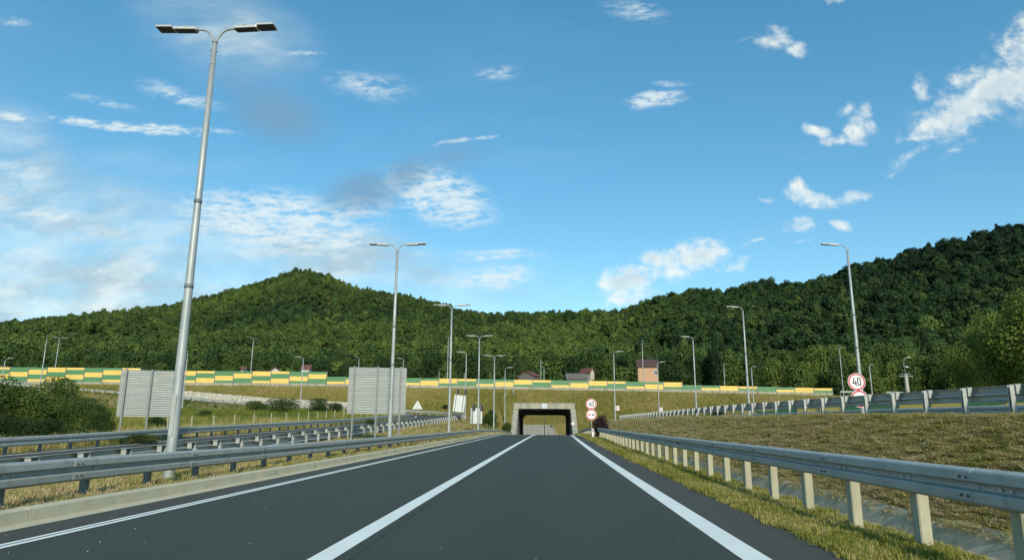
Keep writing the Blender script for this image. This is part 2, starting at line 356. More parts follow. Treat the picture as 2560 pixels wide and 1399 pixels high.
# ------------------------------------------------------------------ the lie of the land
def smooth_tab(ys, zs, sig=4.0):
    t = np.arange(-60, 300, .5); v = np.interp(t, ys, zs); k = np.exp(-.5 * (np.arange(-24, 25) * .5 / sig) ** 2); k /= k.sum()
    v = np.convolve(np.pad(v, 24, 'edge'), k, 'valid'); return lambda y: np.interp(y, t, v)
z_r = smooth_tab([-60, 0, 30, 60, 85, 105, 138, 170, 200, 240], [0, 0, .03, .12, .19, -.05, -.85, -1.8, -2.4, -2.6], 5)
g2 = smooth_tab([-30, 17, 21, 34, 40, 52, 80, 118], [-.9, -.22, -.12, .15, .34, .6, 1.26, 2.36], 3)
gr = smooth_tab([-30, 0, 18, 26, 47, 112, 140], [1.4, 1.6, 1.7, 1.8, 1.98, 2.15, 2.2], 3)
def sh(y): return 2.0 * (np.clip(y, 0, 130) / 130) ** 1.5
Yb = lambda x: 147 + .048 * x
Zm = lambda x: np.interp(x, [-200, -115, -47, -5, 30, 62, 110, 200], [9.6, 9.33, 9.25, 8.85, 8.48, 7.93, 7.6, 7.6])
def smoothpath(pts, step=1.0):
    pts = np.array(pts, float); P = []
    q = np.vstack([2 * pts[0] - pts[1], pts, 2 * pts[-1] - pts[-2]])
    for i in range(1, len(q) - 2):
        n = max(2, int(np.linalg.norm(q[i + 1] - q[i]) / step))
        for k in range(n):
            t = k / n; a, b, c, d = q[i - 1], q[i], q[i + 1], q[i + 2]
            P.append(.5 * ((2 * b) + (c - a) * t + (2 * a - 5 * b + 4 * c - d) * t * t + (3 * b - a - 3 * c + d) * t ** 3))
    P.append(pts[-1]); return np.array(P)
def resample(P, step):
    d = np.r_[0, np.cumsum(np.linalg.norm(np.diff(P[:, :2], axis=0), axis=1))]; n = int(d[-1] // step)
    t = np.arange(n + 1) * step; return np.stack([np.interp(t, d, P[:, k]) for k in range(P.shape[1])], 1)
_ys = list(range(-30, 113, 6))
RAMP = smoothpath([(-18, y, g2(y)) for y in _ys] + [(-18.6, 120, 2.6), (-21.5, 126, 2.9), (-27, 128.8, 3.2), (-34, 129.8, 3.5), (-42, 130, 3.85), (-56, 129.6, 4.5), (-82, 128.4, 6.5), (-105, 127.3, 8.0), (-150, 125, 9.6)])
_Rs = RAMP[::3]
def F_field(x, y):
    return np.interp(y, [-30, 30, 45, 90, 118], [-.5, -.05, .2, 2.1, 3.0]) + np.clip((-x - 30) * .01, 0, .6)
def lownoise(x, y, s, seed=0):
    v = 0
    for k in range(4):
        a = s * 1.9 ** k; v = v + (np.sin(x * a * 1.0 + seed + 1.3 * k + 2 * np.sin(y * a * .7 + k)) * np.cos(y * a * 1.1 + seed * 2 + k * 2.1 + 1.5 * np.sin(x * a * .6))) / 1.8 ** k
    return v / 2
def lumps(x, y): return lownoise(x, y, .5) * .035 + lownoise(x, y, .1, 3) * .05 + lownoise(x, y, 2.3, 1) * .055
def E_emb(x, y):
    yb = Yb(x); zm = Zm(x) - .18; f = yb - 1.4; bk = yb + 24.5
    return np.where(y < f, zm - (f - y) / 1.45, np.where(y < bk, zm, zm - (y - bk) / 2.0))
def bgz(x, y):
    b = np.interp(y, [165, 172, 185, 215], [-20, 5.5, 8.5, 12.2])
    return b
def ditch(u):
    return np.interp(u, [5.35, 5.47, 5.72, 5.95, 6.2, 6.42, 6.55], [-.22, -.27, -.46, -.52, -.44, -.2, -.12])
CUT = (-6.3, 6.2)
def ground(x, y):
    """natural ground height at plan position (arrays)"""
    x = np.asarray(x, float); y = np.asarray(y, float); s = sh(y); zr = z_r(y); g = g2(y); G = gr(y); u = x - s
    z = np.empty(np.broadcast(x, y).shape)
    # corridor, piecewise across
    def lerp(a, b, t): t = np.clip(t, 0, 1); return a + (b - a) * t
    left = lerp(g, zr + .08, (x + 12.9) / np.maximum(s - 9.3 + 12.9, .5))
    right = lerp(zr - .12, G, (x - (s + 6.55)) / np.maximum(11.2 - (s + 6.55), .5))
    verge = lerp(zr - .005, zr - .22, (u - 3.25) / 2.1)
    z = np.where(u < -7.6, left, np.where(u < -7.42, zr - .1, np.where(u < 3.15, zr - .1, np.where(u < 5.35, verge, np.where(u < 6.55, zr + ditch(u), right)))))
    z = np.where(x > 24, G + np.clip((x - 24) / 14, 0, 1) * 1.0 + np.clip((x - 42) * .11, 0, 12), z)
    # left ramp and field
    m = (x < -12.5)
    if m.any():
        xx = np.broadcast_to(x, z.shape)[m]; yy = np.broadcast_to(y, z.shape)[m]
        best = np.full(xx.shape, 1e9); zz = np.zeros(xx.shape)
        for p in _Rs:
            d = (xx - p[0]) ** 2 + (yy - p[1]) ** 2; k = d < best; best[k] = d[k]; zz[k] = p[2]
        dist = np.sqrt(best); t = np.clip((dist - 5.4) / 7, 0, 1); t = t * t * (3 - 2 * t)
        zl = zz * (1 - t) + F_field(xx, yy) * t
        # fill slope of the raised far leg
        z[m] = np.maximum(zl, np.where(yy > 95, zz - np.maximum(dist - 5.4, 0) / 2.2, -50))
    e = E_emb(x, y); incut = (x > CUT[0]) & (x < CUT[1]) & (y < 171.6)
    z = np.where(incut, z, np.maximum(z, e))
    bg = bgz(x, y); cutw = zr - .1 + np.maximum(0, np.abs(x) - 7) / 1.5
    cutw = np.maximum(cutw, np.where(y > 196.6, 1.2 + (y - 196.6) / 1.4, -50))
    z = np.where(y > 171.6, np.where((np.abs(x) < 7), cutw, np.maximum(np.where(y > 171.6, np.minimum(cutw, bg), e), np.where(np.abs(x) > 7, np.minimum(e, cutw + 3), -50))), z)
    z = np.where((y > 171.6) & (np.abs(x) > 20), np.maximum(e, bg), z)
    return z

def build_terrain():
    cols = []                                     # (a, w): x = a + w*shift(y)
    cols += [(a, 0) for a in (-420, -330, -260, -210, -175, -150, -135, -122, -112, -104, -97, -90, -84, -78, -72, -66, -61, -56, -52, -48, -44, -41, -38, -35, -32.5, -30, -28, -26.4, -25.2, -24.2, -23.4, -22.6, -21, -18, -15, -13.8, -13.0)]
    cols += [(a, .5) for a in (-12.2, -11.5)] + [(a, 1) for a in (-10.8, -10.1, -9.3, -8.9, -8.6, -8.32, -8.28, -8.0, -7.75, -7.61, -7.59, -7.2, -5, -2, 0, 2, 3.1, 3.2, 3.4, 3.7, 4.0, 4.18, 4.22, 4.5, 4.8, 5.1, 5.34, 5.47, 5.6, 5.72, 5.84, 5.95, 6.08, 6.2, 6.31, 6.42, 6.56, 6.8, 7.1)]
    cols += [(7.6, .9), (8.1, .8), (8.7, .65), (9.3, .5), (9.9, .35), (10.5, .2), (11.1, .05), (11.5, 0), (11.8, 0), (12.1, 0), (12.5, 0), (13, 0), (16, 0), (20, 0), (22, 0), (24, 0), (26, 0), (29, 0), (33, 0), (38, 0), (42, 0), (46, 0), (52, 0), (58, 0), (65, 0), (74, 0), (85, 0), (100, 0), (120, 0), (150, 0), (190, 0), (240, 0), (320, 0), (420, 0)]
    ys = np.r_[np.arange(-60, 0, 3), np.arange(0, 50, .8), np.arange(50, 126, 1.6), np.arange(126, 147, .7), np.arange(147, 196, 1.8), [196.4, 196.7, 198, 200, 202.5, 205, 208, 212, 216]]
    A = np.array([c[0] for c in cols]); Wt = np.array([c[1] for c in cols])
    X = A[None, :] + Wt[None, :] * sh(ys)[:, None]; Y = np.repeat(ys[:, None], len(cols), 1)
    Z = ground(X, Y)
    grassy = ((A < -24) | ((A > -13) & (A < -7.7)) | ((A > 3.3) & (A < 5.4)) | ((A > 6.5) & (A < 11.7)) | (A > 25))[None, :]
    Z = Z + np.where(grassy, lumps(X, Y), 0)
    nr, nc = X.shape
    vs = np.stack([X, Y, Z], -1).reshape(-1, 3)
    i = np.arange(nr - 1)[:, None] * nc + np.arange(nc - 1)[None, :]; i = i.ravel()
    fs = np.stack([i, i + 1, i + nc + 1, i + nc], 1)
    mb = MB(); mb.v = vs.tolist(); mb.f = fs.tolist()
    struct('ground', mb, GROUND, True)
    # fill above the underpass
    mb = MB(); xs = np.linspace(CUT[0] - .25, CUT[1] + .25, 14); yy = np.r_[np.arange(140.15, 148, .5), np.arange(148, 171.5, 3), 171.6]
    X, Y = np.meshgrid(xs, yy); Z = np.maximum(E_emb(X, Y), 5.2) + .01; nc = len(xs)
    vs = np.stack([X, Y, Z], -1).reshape(-1, 3); i = (np.arange(len(yy) - 1)[:, None] * nc + np.arange(nc - 1)[None, :]).ravel()
    mb.v = vs.tolist(); mb.f = np.stack([i, i + 1, i + nc + 1, i + nc], 1).tolist()
    struct('embankment', mb, GROUND, True)
build_terrain()

# hills: sky line given as (screen bearing, screen height), turned into a height field of real size
SKY = [(-600, 850), (-200, 805), (0, 795), (60, 790), (130, 783), (200, 775), (300, 765), (400, 753), (440, 742), (480, 735), (530, 718), (600, 700), (650, 683), (700, 662), (735, 656), (775, 665), (830, 688), (880, 709), (950, 718), (1000, 726), (1050, 738), (1100, 752), (1160, 770), (1250, 775), (1400, 773), (1500, 770), (1560, 766), (1620, 752), (1680, 728), (1740, 712), (1800, 715), (1840, 712), (1900, 698), (1960, 690), (2010, 692), (2060, 685), (2100, 672), (2150, 650), (2200, 630), (2300, 610), (2400, 585), (2480, 565), (2520, 548), (2560, 538), (2750, 500), (3200, 470)]
def ridge(px): return np.interp(px, [-600, 0, 735, 1200, 1500, 1600, 1750, 2100, 2560, 3200], [900, 980, 1050, 950, 900, 640, 560, 470, 400, 380])
def hill_z(px, d):
    """px: bearing column, d: depth along the view"""
    px = np.asarray(px, float); d = np.asarray(d, float)
    r1 = ridge(px); ysk = np.interp(px, [s[0] for s in SKY], [s[1] for s in SKY])
    k = (M.T[2][0] * (px - CX) / F + M.T[2][1] * (ysk - CY) / F + M.T[2][2])
    zr = H + k * r1 - 6.5
    d0 = 204.0; z0 = 11.0
    t = np.clip((d - d0) / (r1 - d0), 0, None)
    pw = np.interp(px, [0, 735, 1300, 1800, 2560], [1.15, 1.55, 1.3, 1.25, 1.15])
    up = z0 + (zr - z0) * np.minimum(t, 1) ** pw
    down = zr - (np.maximum(t, 1) - 1) * (r1 - d0) * .22
    z = np.where(t <= 1, up, down)
    X = (px - 1362) / F * d
    amp = np.clip(np.minimum(t, 1) * (1.02 - np.minimum(t, 1)) * 4, 0, 1)
    z = z + lownoise(X, d, .011, 2) * amp * (6 + .018 * d) + lownoise(X, d, .035, 5) * amp * 2.5
    return z
def hill_xy(px, d):
    px = np.asarray(px, float); d = np.asarray(d, float)
    yh = 1061 - (1362 - px) * .0062
    x = (M.T[0][0] * (px - CX) / F + M.T[0][1] * (yh - CY) / F + M.T[0][2]) * d
    y = (M.T[1][0] * (px - CX) / F + M.T[1][1] * (yh - CY) / F + M.T[1][2]) * d
    return x, y
def build_hills():
    pxs = np.arange(-700, 3300, 26.0); ds = np.r_[np.geomspace(204, 1300, 90), 1500, 1900, 2600, 4000]
    P_, D_ = np.meshgrid(pxs, ds); Z = hill_z(P_, D_)
    Z = np.where(D_ > 1400, np.minimum(Z, 60), Z); X, Y = hill_xy(P_, D_)
    nc = len(pxs); i = (np.arange(len(ds) - 1)[:, None] * nc + np.arange(nc - 1)[None, :]).ravel()
    mb = MB(); mb.v = np.stack([X, Y, Z], -1).reshape(-1, 3).tolist(); mb.f = np.stack([i, i + 1, i + nc + 1, i + nc], 1).tolist()
    struct('hills', mb, FOREST_FLOOR, True)
build_hills()
# far plain to the horizon, all round, well below everything else
mb = MB(); mb.add([(-6000, -3000, -4), (6000, -3000, -4), (6000, 8000, -4), (-6000, 8000, -4)], [(0, 1, 2, 3)]); struct('plain', mb, GROUND)

# ------------------------------------------------------------------ carriageways
def ribbon(name, pts, off0, off1, m, dz, structp=True, parent=None, th=0):
    """flat strip between two lateral offsets of a path (x,y,z); lateral = to the right of travel"""
    P = np.array(pts); T = np.gradient(P[:, :2], axis=0); T /= np.linalg.norm(T, axis=1)[:, None]; Nn = np.stack([T[:, 1], -T[:, 0]], 1)
    offs = np.linspace(off0, off1, 2 if abs(off1 - off0) < 1 else 5); vs = []
    for i in range(len(P)):
        for o in offs: vs.append((P[i, 0] + Nn[i, 0] * o, P[i, 1] + Nn[i, 1] * o, P[i, 2] + dz))
    k = len(offs); fs = [(i * k + j, i * k + j + 1, (i + 1) * k + j + 1, (i + 1) * k + j) for i in range(len(P) - 1) for j in range(k - 1)]
    mb = MB(); mb.add(vs, fs)
    if structp: return struct(name, mb, m, True)
    return part(name, mb, m, parent, True)
yy = np.arange(-50, 205, 1.5)
MAIN = np.stack([sh(yy), yy, z_r(yy)], 1)
ribbon('road', MAIN, -7.45, 3.27, ASPHALT, 0)
ribbon('edge_line', MAIN, -6.42, -6.34, PAINT, .004); ribbon('edge_line', MAIN, -6.30, -6.20, PAINT, .004)
ribbon('centre_line', MAIN, -2.55, -2.28, PAINT, .004)
ribbon('edge_line', MAIN, 2.10, 2.42, PAINT, .004)
RAMPr = resample(RAMP, 1.5)
ribbon('slip_road', RAMPr, -4.3, 4.2, ASPHALT, .06)
ribbon('edge_line', RAMPr, 3.45, 3.6, PAINT, .066); ribbon('edge_line', RAMPr, -3.8, -3.65, PAINT, .066)
UP = np.stack([np.full(yy.shape, 0.0), yy, gr(yy)], 1)[:120]
ribbon('upper_slip_road', UP, 13.2, 21.2, ASPHALT, .06)
ribbon('edge_line', UP, 13.7, 13.85, PAINT, .066); ribbon('edge_line', UP, 20.5, 20.65, PAINT, .066)
mx = np.arange(-200, 201, 8.0)
MW = np.stack([mx, Yb(mx) + 12, Zm(mx) - .18], 1)
ribbon('motorway', MW, -11, 11, ASPHALT, .05)

# kerb along the left edge, with cast kerb stones and a dusty concrete gutter
kerb = ribbon('kerb', MAIN, -7.46, -7.10, CONC_KERB, .005)
y = -6.0
while y < 136:
    L_ = 3.98; ys_ = np.linspace(y, y + L_ - .018, 4); mb = MB(); vs = []; x0 = sh(y); z0 = float(z_r(y))
    pr = [(-7.66, -.1), (-7.66, .185), (-7.64, .20), (-7.485, .20), (-7.455, .175), (-7.44, -.1)]
    for q in ys_:
        for (u, zz) in pr: vs.append((u + sh(q) - x0, q - y, z_r(q) + zz - z0))
    n = len(pr); fs = [(i * n + j, (i + 1) * n + j, (i + 1) * n + (j + 1) % n, i * n + (j + 1) % n) for i in range(3) for j in range(n)]
    fs += [tuple(range(n - 1, -1, -1)), tuple(3 * n + k for k in range(n))][::-1]
    mb.add(vs, fs); o = part('kerb_stone', mb, CONC_KERB, kerb); o.location = (x0, y, z0 + random.uniform(-.004, .004)); y += L_
# drainage channel, slab by slab
mb = MB(); chan = ribbon('drainage_channel', MAIN, 5.62, 6.2, CONC_DITCH, -.60)
y = -4.0
while y < 132:
    L_ = 1.98; ys_ = (y, y + L_ - .03); vs = []; x0 = sh(y); z0 = float(z_r(y))
    prof = [(5.38, -.20), (5.50, -.255), (5.72, -.40), (5.95, -.45), (6.2, -.37), (6.42, -.14), (6.52, -.06), (6.58, -.07), (6.46, -.30), (6.2, -.50), (5.95, -.58), (5.6, -.45), (5.38, -.30)]
    for q in ys_:
        for (u, zz) in prof: vs.append((u + sh(q) - x0, q - y, z_r(q) + zz - z0))
    n = len(prof); fs = [(j, n + j, n + (j + 1) % n, (j + 1) % n)[::-1] for j in range(n)] + [tuple(range(n)), tuple(range(2 * n - 1, n - 1, -1))]
    mb = MB(); mb.add(vs, fs); o = part('channel_slab', mb, CONC_DITCH, chan); o.location = (x0, y, z0 + random.uniform(-.012, .012)); y += L_

# ------------------------------------------------------------------ guard rails
RP = [(.0, .390), (.012, .400), (.045, .395), (.092, .375), (.105, .355), (.110, .265), (.100, .252), (.018, .232), (.010, .20), (.018, .168), (.100, .148), (.110, .135), (.105, .045), (.092, .025), (.045, .005), (.012, 0), (.0, .010)]
def beam_mesh(pts, face, name='rail'):
    """pts: world (x,y,ztop); face: +1 the corrugation bulges to the right of travel, -1 to the left"""
    P = np.array(pts); T = np.gradient(P[:, :2], axis=0); T /= np.linalg.norm(T, axis=1)[:, None]; Nn = np.stack([T[:, 1], -T[:, 0]], 1) * face
    o = P[0]; vs = []; back = [(a - .006, b) for a, b in RP[::-1]]; pr = RP + back; n = len(pr)
    for i in range(len(P)):
        for (a, b) in pr: vs.append((P[i, 0] - o[0] + Nn[i, 0] * a, P[i, 1] - o[1] + Nn[i, 1] * a, P[i, 2] - o[2] - .4 + b))
    fs = [(i * n + j, i * n + (j + 1) % n, (i + 1) * n + (j + 1) % n, (i + 1) * n + j) for i in range(len(P) - 1) for j in range(n)]
    h_ = len(RP); e_ = (len(P) - 1) * n
    for j in range(h_ - 1): fs += [(j + 1, j, n - 1 - j, n - 2 - j), (e_ + j, e_ + j + 1, e_ + n - 2 - j, e_ + n - 1 - j)]
    if face < 0: fs = [f[::-1] for f in fs]
    mb = MB(); mb.add(vs, fs); me = mesh(name, mb, GALV); autosmooth(me, 28); return me, o
POSTS = {}
def post_mesh(kind, hgt):
    key = (kind, round(hgt, 2))
    if key in POSTS: return POSTS[key]
    mb = MB()
    if kind == 'concrete': mb.bbox(-.10, .10, -.075, .075, -hgt - .3, 0, .016); me = mesh('post', mb, CONC_POST)
    else:                                       # C section, open side back along the rail
        w, d, t = .06, .055, .006; z0 = -hgt - .3
        for b in ((-w, w, d - t, d), (-w, -w + t, -d, d - t), (w - t, w, -d, d - t), (-w + t, -w + .03, -d, -d + t), (w - .03, w - t, -d, -d + t)): mb.box(*b, z0, 0)
        me = mesh('post', mb, GALV_DARK if kind == 'steel' else GALV)
    POSTS[key] = me; return me
def bolts_mesh():
    mb = MB().tube([(0, 0, 0), (.018, 0, 0)], .017, 6)
    return mesh('bolt', mb, BOLT)
BOLTS = bolts_mesh(); BOLTL = mesh('bolt', MB().tube([(0, 0, 0), (.02, 0, 0)], .022, 8), simple('bolt_head', (.55, .56, .55), .4, .2, .05))
def bracket_mesh():                              # hat-shaped spacer between post and rail, with its flat lid
    mb = MB(); mb.box(-.20, .20, -.02, .17, 0, .012); mb.box(-.15, -.142, 0, .16, -.20, 0); mb.box(.142, .15, 0, .16, -.20, 0)
    mb.box(-.15, .15, -.008, 0, -.20, 0); mb.box(-.17, .17, -.01, .16, -.212, -.20)
    return mesh('bracket', mb, GALV)
BRK = bracket_mesh(); SLOT = mesh('slot', MB().box(-.03, .03, -.014, -.0085, -.17, -.04), BOLT)
BRD = mesh('bracket', MB().box(-.09, .09, -.02, .15, 0, .012).box(-.08, .08, .03, .15, -.22, 0).box(-.12, .12, 0, .16, -.235, -.22), GALV)
def guardrail(label, path, face, postkind, hgt, group=None, spacing=2.0, start=0.0, bracket=None, bolts=True, nodetail_after=1e9, sec=4.0, lap=True):
    """path (x,y,z of ground at the rail face)"""
    P = resample(np.array(path), 1.0); root = thing('guardrail', label, 'guardrail', tuple(P[0]), 0, group); o0 = P[0]
    d = np.arange(len(P)) * 1.0; tot = d[-1]
    def at(t):
        q = np.array([np.interp(t, d, P[:, k]) for k in range(3)]); e = .5
        a = np.array([np.interp(min(t + e, tot), d, P[:, k]) for k in range(3)]) - np.array([np.interp(max(t - e, 0), d, P[:, k]) for k in range(3)])
        return q, math.atan2(a[1], a[0])
    t = 0.0; first = True
    while t < tot - .5:
        e = min(t + sec, tot); ts = np.linspace(t, min(e + (.12 if lap else 0), tot), 5); pts = []
        for k, q in enumerate(ts):
            p, a = at(q); off = .007 * (1 - k / (len(ts) - 1)) * face if lap else 0
            pts.append((p[0] + math.sin(a) * off, p[1] - math.cos(a) * off, p[2] + hgt))
        me, o = beam_mesh(pts, face); r = link('rail', me, root, tuple(o - o0))
        if bolts and P[0][1] + t < nodetail_after:
            for zz in (-.10, -.30):
                p, a = at(t + .06); n = np.array([math.sin(a), -math.cos(a), 0]) * face
                [link('bolt', BOLTS, r, tuple(p + n * .113 + np.array([math.cos(a) * e_, math.sin(a) * e_, hgt + zz]) - o), (0, 0, math.atan2(n[1], n[0]))) for e_ in (-.0, .12)]
        first = False; t = e
    t = start; pm = None
    while t < tot:
        p, a = at(t); n = np.array([math.sin(a), -math.cos(a), 0]) * face
        if postkind == 'concrete': off, top = -.10, hgt - .16
        elif bracket == 'back': off, top = -.26, hgt - .22
        elif bracket == 'top': off, top = -.22, hgt - .005
        else: off, top = -.085, hgt - .08
        link('post', post_mesh(postkind, top), root, tuple(p + n * off + np.array([0, 0, top]) - o0 + np.array([0, 0, 0])), (0, 0, math.atan2(n[1], n[0]) - math.pi / 2))
        if bracket == 'back':
            br = link('bracket', BRK, root, tuple(p - n * .175 + np.array([0, 0, hgt - .015]) - o0), (0, 0, math.atan2(n[1], n[0]) + math.pi / 2)); br.location += Vector(tuple(n * .14)) * 1.0
            if p[1] < 60: link('slot', SLOT, br, (-.07, 0, 0)); link('slot', SLOT, br, (.07, 0, 0))
        if bracket == 'top': link('bracket', BRD, root, tuple(p - n * .165 + np.array([0, 0, hgt + .004]) - o0), (0, 0, math.atan2(n[1], n[0]) - math.pi / 2))
        if bolts and p[1] < nodetail_after:
            [link('bolt', BOLTL, root, tuple(p + n * .018 + np.array([math.cos(a) * e_, math.sin(a) * e_, hgt - .2]) - o0), (0, 0, math.atan2(n[1], n[0]))) for e_ in (-.09, .09)]
        t += spacing
    return root
ysr = np.arange(-8, 140, 1.0)
# right rail on concrete posts
bend = lambda y: np.clip((y - 126) / 12, 0, 1) ** 2
right_path = np.stack([sh(ysr) + 4.75 - .75 * bend(ysr), ysr, z_r(ysr) + .06], 1)[:147]
g = guardrail('grey steel guardrail on pale concrete posts along the right road edge', right_path, -1, 'concrete', .915, start=1.54, nodetail_after=45)
# its little red reflectors
rr = MB().box(-.02, .02, -.05, .05, -.06, .06)
for yq in (26.0, 66.0):
    link('reflector', mesh('reflector', rr, RED_REFL), g, (sh(yq) + 4.70 - g.location.x, yq - g.location.y, z_r(yq) + .8 - g.location.z))
left_path = np.stack([sh(ysr) - 8.42 + .9 * bend(ysr), ysr, z_r(ysr) + .12], 1)
left_path[:, 2] += np.interp(ysr, [0, 12, 20, 45, 80, 140], [-.02, 0, -.03, -.08, -.12, -.1])
guardrail('long grey steel guardrail on short steel posts above the kerb on the left', left_path, 1, 'steel', .66, start=.6, nodetail_after=45)
ys2 = np.arange(-8, 112, 2.0)
outer = [(-13.2, y, g2(y)) for y in ys2] + [(-13.3, 115, 2.3), (-14.3, 121, 2.4), (-17, 127.3, 2.75), (-22, 131.8, 3.1), (-29, 134.0, 3.4), (-42, 134.6, 3.8), (-56, 134.2, 4.5), (-82, 133.0, 6.5), (-105, 131.9, 8.0), (-140, 130.2, 9.5)]
outer = smoothpath(outer)
i_b = int(np.argmax(outer[:, 1] > 116))
guardrail('steel guardrail seen from behind with hat-shaped brackets between the two roads', outer[:i_b], -1, 'bright', .74, start=1.35, bracket='back', bolts=False)
guardrail('guardrail at the foot of the motorway embankment round the outside of the slip road bend', outer[i_b:], -1, 'concrete', .74, bolts=False, lap=False)
inner = [(-22.5, y, g2(y)) for y in ys2] + [(-22.6, 115, 2.3), (-23.6, 120, 2.6), (-27, 123.4, 3.0), (-34, 124.8, 3.5), (-42, 125.0, 3.85), (-56, 124.6, 4.5), (-82, 123.4, 6.5), (-105, 122.3, 8.0), (-140, 120.2, 9.5)]
inner = smoothpath(inner); i_b = int(np.argmax(inner[:, 1] > 121))
guardrail('farther grey guardrail on the field side of the left slip road', inner[:i_b], 1, 'steel', .74, bolts=False, start=.3)
guardrail('guardrail climbing to the left in front of the stone gabion wall', inner[i_b:], 1, 'steel', .74, bolts=False, lap=False)
yu = np.arange(0, 113, 1.0)
guardrail('upper guardrail seen from behind on tall steel posts at the top of the right bank', np.stack([np.full(yu.shape, 12.05), yu, gr(yu)], 1), 1, 'bright', .78, start=.06, bracket='top', bolts=False)
guardrail('guardrail on the far side of the upper slip road on the right', np.stack([np.full(yu.shape, 21.6), yu, gr(yu) - .17], 1), -1, 'steel', .74, bolts=False)
xs_ = np.arange(63, 125, 2.0)
guardrail('motorway guardrail right of the noise barrier end', np.stack([xs_, Yb(xs_), Zm(xs_)], 1), 1, 'steel', .95, bolts=False, lap=False)

# ------------------------------------------------------------------ noise barriers
def cassette(name, m, w=3.86):
    mb = MB(); h = .5; ys_ = []
    # ribbed face: four ribs with recessed joints
    pts = []; z = 0.0
    for k in range(3):
        z0 = .012 + k * .1615
        pts += [(0.0, z0), (-.035, z0 + .018), (-.035, z0 + .135), (0.0, z0 + .153)]
    pts += [(0, h - .004), (.1, h - .004), (.1, .006)]
    n = len(pts); vs = [(-w / 2, y, z) for y, z in pts] + [(w / 2, y, z) for y, z in pts]
    mb.add(vs, [tuple(range(n)), tuple(range(2 * n - 1, n - 1, -1))] + [(i, n + i, n + (i + 1) % n, (i + 1) % n) for i in range(n)])
    return mesh(name, mb, m)
CG = cassette('panel', GREEN_PANEL); CYL = cassette('panel', YELLOW_PANEL)
PL = mesh('plinth', MB().bbox(-1.93, 1.93, -.06, .10, -.5, .62, .01), CONC)
def barrier(label, pts, rows, start_phase, plinth=.5, group=None, cats='noise barrier'):
    """pts: list of (x,y,z) post positions, rows per bay"""
    p0 = pts[0]; root = thing('noise_barrier', label, cats, tuple(p0), 0, group)
    for k in range(len(pts)):
        r = max(rows[min(k, len(rows) - 1)], rows[max(k - 1, 0)]); z = pts[k][2]
        h = plinth + r * .5 + .08
        mb = MB().box(-.075, .075, -.10, -.085, -.6, h).box(-.075, .075, .10, .115, -.6, h).box(-.008, .008, -.085, .10, -.6, h)
        a = math.atan2(pts[min(k + 1, len(pts) - 1)][1] - pts[max(k - 1, 0)][1], pts[min(k + 1, len(pts) - 1)][0] - pts[max(k - 1, 0)][0])
        link('post', mesh('post', mb, GALV_DARK), root, tuple(np.array(pts[k]) - p0), (0, 0, a))
    for k in range(len(pts) - 1):
        a_, b_ = np.array(pts[k]), np.array(pts[k + 1]); c = (a_ + b_) / 2 - p0; c[2] = min(a_[2], b_[2]) - p0[2] + .0; a = math.atan2(b_[1] - a_[1], b_[0] - a_[0])
        link('plinth', PL, root, (c[0], c[1], c[2] + plinth - .62), (0, 0, a))
        n = rows[k]; ph = (start_phase + k) % 4   # counted from the bottom row
        for j in range(n):                           # j counts from the top
            yel = ((n - 1 - j - ph) % 4) in (0, 1)
            link('panel', CYL if yel else CG, root, (c[0], c[1], c[2] + plinth + (n - 1 - j) * .5), (0, 0, a))
    return root
# main barrier: bays are 4 m; positions follow the seams of the photograph (bay width 47.3 px at 144 m)
bx = []; px = 812 - 47.3 * 22
while px < 2096: bx.append(px); px += 47.25
pts = []
for q in bx:
    x_ = D(q, 960, 144)[0]; pts.append(np.array([x_, float(Yb(x_)), float(Zm(x_)) - .03]))
rows = [6 if q < 330 else 5 if q < 800 else (3 if q < 1700 else 2) for q in bx[:-1]]
# split into three lengths of different height
i1 = sum(r >= 5 for r in rows); i2 = i1 + sum(r == 3 for r in rows)
barrier('green and yellow striped noise barrier, tall left length on the motorway embankment', pts[:i1 + 1], rows[:i1], (2 - (i1 - 1)) % 4)
barrier('green and yellow striped noise barrier, middle length above the underpass', pts[i1:i2 + 1], rows[i1:i2], 3)
barrier('green and yellow striped noise barrier, lowest length at the right end', pts[i2:], rows[i2:], (3 + i2 - i1) % 4)
bq = [np.array([30 + (46.5 - 30) * t, 108 - 42 * t, 0]) for t in np.linspace(0, 1, 12)] + [np.array([48.1 + 1.6 * k, 62.2 - 3.8 * k, 0]) for k in range(5)]
for p in bq: p[2] = float(ground(np.array([p[0]]), np.array([p[1]]))[0]) - .35
barrier('low green and yellow barrier behind the upper right slip road', bq, [3] * (len(bq) - 1), 1, .25)

